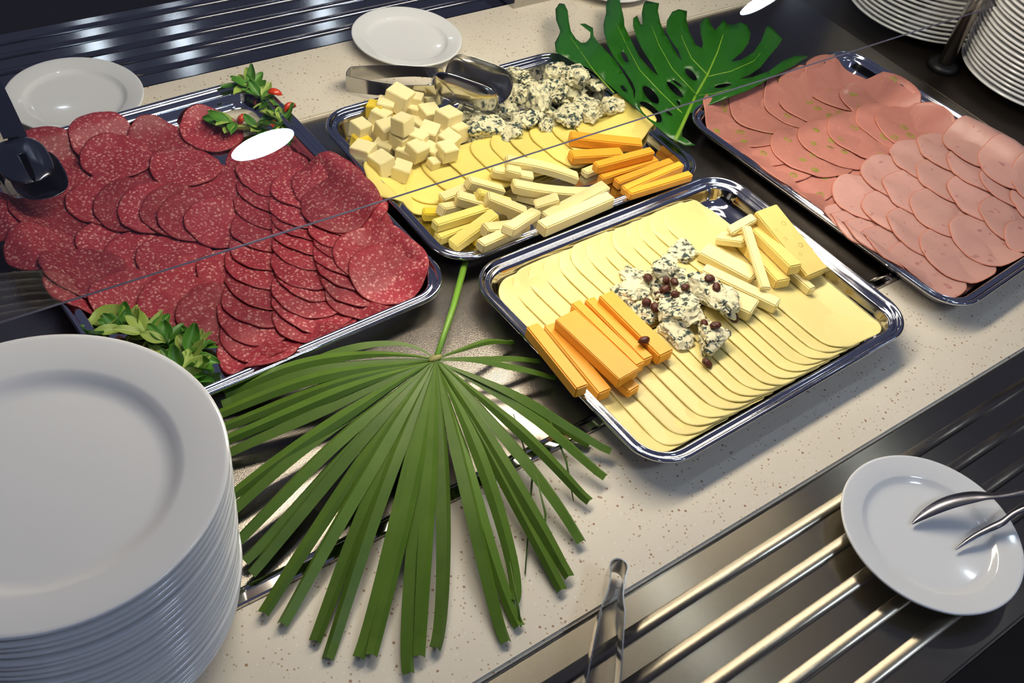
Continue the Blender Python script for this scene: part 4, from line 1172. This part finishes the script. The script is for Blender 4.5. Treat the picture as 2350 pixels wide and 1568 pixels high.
t = thing('lettuce_sprig', 'single round pale salad leaf lying flat on the tray corner', 'salad', (w[0], w[1], zb), 'salad garnish in the corners of the salami tray')
leaf_mesh(0.046, 0.031, 0.25, 0.25, 'pale_lettuce', t, Matrix.Rotation(-0.15, 4, 'Z') @ Matrix.Translation((-0.023, 0, 0.006)) @ Matrix.Rotation(-0.12, 4, 'Y'))
for (px, py, lb) in [(632, 242, 'red tomato wedge at the right of the far garnish'), (560, 262, 'red tomato wedge under the left of the far garnish'), (440, 803, 'red tomato piece in the near garnish'), (668, 275, 'small red tomato piece by the far right tray wall')]:
    z = 0.012
    l = T_SAL.pix(px, py, z); zb = float(T_SAL.samp(l[0], l[1])); w = T_SAL.wor(l)
    vs, fs = [], []
    n = 9
    for i in range(n):
        a = math.pi * i / (n - 1)
        for k in range(4):
            b = -0.5 + k / 3
            rr = 0.013 * math.sin(a)
            vs.append((0.013 * math.cos(a), rr * math.cos(b + 0.8), rr * math.sin(b + 0.8)))
        vs.append((0.013 * math.cos(a) * 0.9, 0, 0))
    for i in range(n - 1):
        for k in range(5):
            k2 = (k + 1) % 5; fs.append((i * 5 + k, (i + 1) * 5 + k, (i + 1) * 5 + k2, i * 5 + k2))
    o = mesh_obj('tomato_wedge', vs, fs, 'tomato', None, True, (w[0], w[1], zb + 0.003))
    o.rotation_euler = (0.2, 0, random.uniform(0, 3)); o.scale = (0.8, 0.8, 0.8)
    tag(o, lb, 'tomato', 'tomato pieces in the salad garnish')

# ------------------------------------------------------------------ tongs
def strip(name, pts, h, th, mat, parent, taper=None):
    """upright metal strip along a path in the local plane; pts (x, y, z of centre line)"""
    vs, fs = [], []
    for i, p in enumerate(pts):
        a, b = Vector(pts[max(i - 1, 0)]), Vector(pts[min(i + 1, len(pts) - 1)])
        d = (b - a).normalized(); nv = d.cross(Vector((0, 0, 1))).normalized(); up = nv.cross(d)
        hh = h if taper is None else taper[i]
        for (s_, u_) in ((-1, -1), (1, -1), (1, 1), (-1, 1)):
            vs.append(Vector(p) + nv * (s_ * th / 2) + up * (u_ * hh / 2))
    for i in range(len(pts) - 1):
        for k in range(4): fs.append((i * 4 + k, i * 4 + (k + 1) % 4, (i + 1) * 4 + (k + 1) % 4, (i + 1) * 4 + k))
    fs.append((3, 2, 1, 0)); b = (len(pts) - 1) * 4; fs.append((b, b + 1, b + 2, b + 3))
    o = mesh_obj(name, vs, fs, mat, parent, True, flip=True)
    md = o.modifiers.new('edge', 'EDGE_SPLIT'); md.split_angle = math.radians(40)
    return o
def bowl(name, L, W, depth, mat, parent, M, square=3.2, slot=None, n=20, m=16):
    """shallow spoon bowl: length along x, width along y, hollow towards +z"""
    vs, fs = [], []
    for i in range(n + 1):
        u = -1 + 2 * i / n
        for j in range(m + 1):
            v = -1 + 2 * j / m
            hw = (1 - abs(u) ** square) ** (1 / 2.4) if abs(u) < 1 else 0.0
            hw = max(hw, 0.12)
            x, y = u * L / 2, v * hw * W / 2
            e = max(abs(u) ** 3, abs(v) ** 2.2)
            vs.append(M @ Vector((x, y, depth * e)))
    for i in range(n):
        for j in range(m):
            if slot and i >= slot and j in (m // 2 - 1, m // 2): continue
            a = i * (m + 1) + j; fs.append((a, a + 1, a + m + 2, a + m + 1))
    o = mesh_obj(name, vs, fs, mat, parent, flip=True)
    md = o.modifiers.new('thickness', 'SOLIDIFY'); md.thickness = 0.0012
    sb = o.modifiers.new('smooth', 'SUBSURF'); sb.levels = 1; sb.render_levels = 1
    return o
def frame_to(p0, p1):
    d = Vector(p1) - Vector(p0); return math.atan2(d.y, d.x)

# silver serving tongs on the far stone, bowls over the blue cheese
p0 = G(797, 180, 0.016); p1 = G(1075, 190, 0.055)
yaw = math.atan2(p1[1] - p0[1], p1[0] - p0[0]); L = float(np.hypot(*(p1 - p0)))
tg = thing('serving_tongs', 'silver serving tongs with spoon bowls resting on the rim above the blue cheese', 'tongs', (p0[0], p0[1], 0.002), None, yaw)
La = L - 0.045
for s_ in (-1, 1):
    pts = [(0.004 * (1 - math.cos(a)) , s_ * 0.013 * math.sin(a), 0.014) for a in np.linspace(0, math.pi / 2, 6)]
    pts += [(0.004 + La * f, s_ * (0.013 + 0.008 * math.sin(math.pi * f) + 0.009 * f), 0.014 + 0.030 * f) for f in np.linspace(0.08, 1, 12)]
    tp = [0.026 - 0.010 * min(1, max(0, (i - 5) / 8)) for i in range(len(pts))]
    strip('arm', pts, 0.026, 0.0012, 'tongs', tg, tp)
    M = Matrix.Translation((La + 0.044 + (0.012 if s_ > 0 else 0), s_ * 0.031, 0.046)) @ Matrix.Rotation(0.12, 4, 'Y') @ Matrix.Rotation(s_ * math.radians(72), 4, 'X')
    bowl('bowl', 0.098, 0.056, 0.013, 'tongs', tg, M, square=4.5)

# dark tongs on the left rim of the salami tray
h1 = G(62, 370, 0.062); h0 = G(-30, 180, 0.070)
yaw = math.atan2(h0[1] - h1[1], h0[0] - h1[0]); L = float(np.hypot(*(h0 - h1)))
dt = thing('serving_tongs', 'dark serving tongs with a slotted spoon head on the left salami rim', 'tongs', (h1[0], h1[1], 0.034), None, yaw)
M1 = Matrix.Translation((0.012, 0.002, 0.030)) @ Matrix.Rotation(math.radians(2), 4, 'Y') @ Matrix.Rotation(math.pi, 4, 'Z') @ Matrix.Rotation(math.pi, 4, 'X')
bowl('slotted_head', 0.092, 0.058, 0.009, 'darktongs', dt, M1, 3.0, slot=10)
M2 = Matrix.Translation((-0.008, -0.006, 0.004)) @ Matrix.Rotation(math.pi, 4, 'Z')
bowl('spoon_head', 0.095, 0.060, 0.010, 'darktongs', dt, M2, 3.0)
for (zz, yy) in ((0.029, 0.002), (0.008, -0.005)):
    pts = [(0.05 + 0.22 * f, yy, zz + 0.012 * math.sin(math.pi * f) + (0.006 if zz < 0.02 else -0.004) * f) for f in np.linspace(0, 1, 12)]
    vs, fs = [], []
    for (x, y, z) in pts:
        for (s_, u_) in ((-0.011, -0.0008), (0.011, -0.0008), (0.011, 0.0008), (-0.011, 0.0008)): vs.append((x, y + s_, z + u_))
    for i in range(len(pts) - 1):
        for k in range(4): fs.append((i * 4 + k, i * 4 + (k + 1) % 4, (i + 1) * 4 + (k + 1) % 4, (i + 1) * 4 + k))
    fs.append((3, 2, 1, 0)); fs.append(tuple((len(pts) - 1) * 4 + k for k in range(4)))
    mesh_obj('arm', vs, fs, 'darktongs', dt, False)

# narrow tongs reaching in from the near edge
q0 = G(1414, 1306, 0.012); q1 = G(1378, 1568, 0.012)
yaw = math.atan2(q1[1] - q0[1], q1[0] - q0[0])
nt = thing('serving_tongs', 'narrow steel tongs lying across the front tray slide', 'tongs', (q0[0], q0[1], 0.003), None, yaw)
zc = 0.0155
bend = [(0.0085 * (1 - math.cos(a)), 0.0085 * math.sin(a), zc) for a in np.linspace(-math.pi / 2, math.pi / 2, 15)]
strip('spring_bend', bend, 0.024, 0.0013, 'tongs', nt)
for s_ in (-1, 1):
    pts = [(0.0085 + 0.23 * f, s_ * (0.0085 - 0.003 * math.sin(math.pi * min(1, f * 5)) + 0.012 * f), zc) for f in np.linspace(0, 1, 26)]
    strip('arm', pts, 0.024, 0.0013, 'tongs', nt)

# dark tongs on the plate at the front right
r0 = G(2092, 1200, 0.022)
pt = thing('serving_tongs', 'dark pointed tongs resting on the plate on the front tray slide', 'tongs', (r0[0], r0[1], 0.014))
def blade(pix, ws, name):
    pts = [np.array([*G(px, py, z), z]) for (px, py, z) in pix]
    vs, fs = [], []
    for i, p in enumerate(pts):
        a, b = pts[max(i - 1, 0)], pts[min(i + 1, len(pts) - 1)]
        d = Vector(b - a).normalized(); side = d.cross(Vector((0, 0, 1))).normalized(); up = side.cross(d)
        side = (side * 0.95 + up * 0.3).normalized(); nn = d.cross(side)
        for k, s_ in enumerate((-1, 0, 1)):
            v = Vector(p) + side * (ws[i] * s_) + nn * (-0.18 * ws[i] if s_ == 0 else 0)
            vs.append(v - Vector((r0[0], r0[1], 0.014)))
    for i in range(len(pts) - 1):
        for k in range(2): fs.append((i * 3 + k, i * 3 + k + 1, i * 3 + k + 4, i * 3 + k + 3))
    o = mesh_obj(name, vs, fs, 'darktongs', pt)
    md = o.modifiers.new('thickness', 'SOLIDIFY'); md.thickness = 0.0013
    sb = o.modifiers.new('smooth', 'SUBSURF'); sb.levels = 2; sb.render_levels = 2
blade([(2092, 1203, 0.016), (2110, 1188, 0.019), (2150, 1163, 0.026), (2195, 1146, 0.032), (2240, 1138, 0.038), (2262, 1137, 0.042), (2300, 1138, 0.048), (2350, 1128, 0.056), (2420, 1110, 0.066)], [0.0012, 0.0045, 0.009, 0.0105, 0.010, 0.007, 0.005, 0.006, 0.006], 'arm')
blade([(2192, 1262, 0.016), (2210, 1248, 0.018), (2240, 1228, 0.022), (2280, 1208, 0.028), (2303, 1198, 0.034), (2320, 1180, 0.040), (2350, 1165, 0.048), (2420, 1135, 0.062)], [0.001, 0.0025, 0.0042, 0.005, 0.0045, 0.0035, 0.0045, 0.005], 'arm')

# steel holder at the top edge of the view
c0 = G(1180, 22, 0.0); 
hd = thing('steel_holder', 'low open steel holder at the top edge on the far stone border', 'holder', (c0[0] + 0.075, c0[1] + 0.042, 0.0002))
box('base', -0.075, 0.075, -0.04, 0.04, 0.0, 0.002, 'tongs', hd)
box('side', -0.075, 0.075, -0.04, -0.0385, 0.002, 0.022, 'tongs', hd)
box('side', -0.075, 0.075, 0.0385, 0.04, 0.002, 0.022, 'tongs', hd)
box('end', -0.075, -0.0735, -0.0385, 0.0385, 0.002, 0.022, 'tongs', hd)
print('done', len(bpy.data.objects))
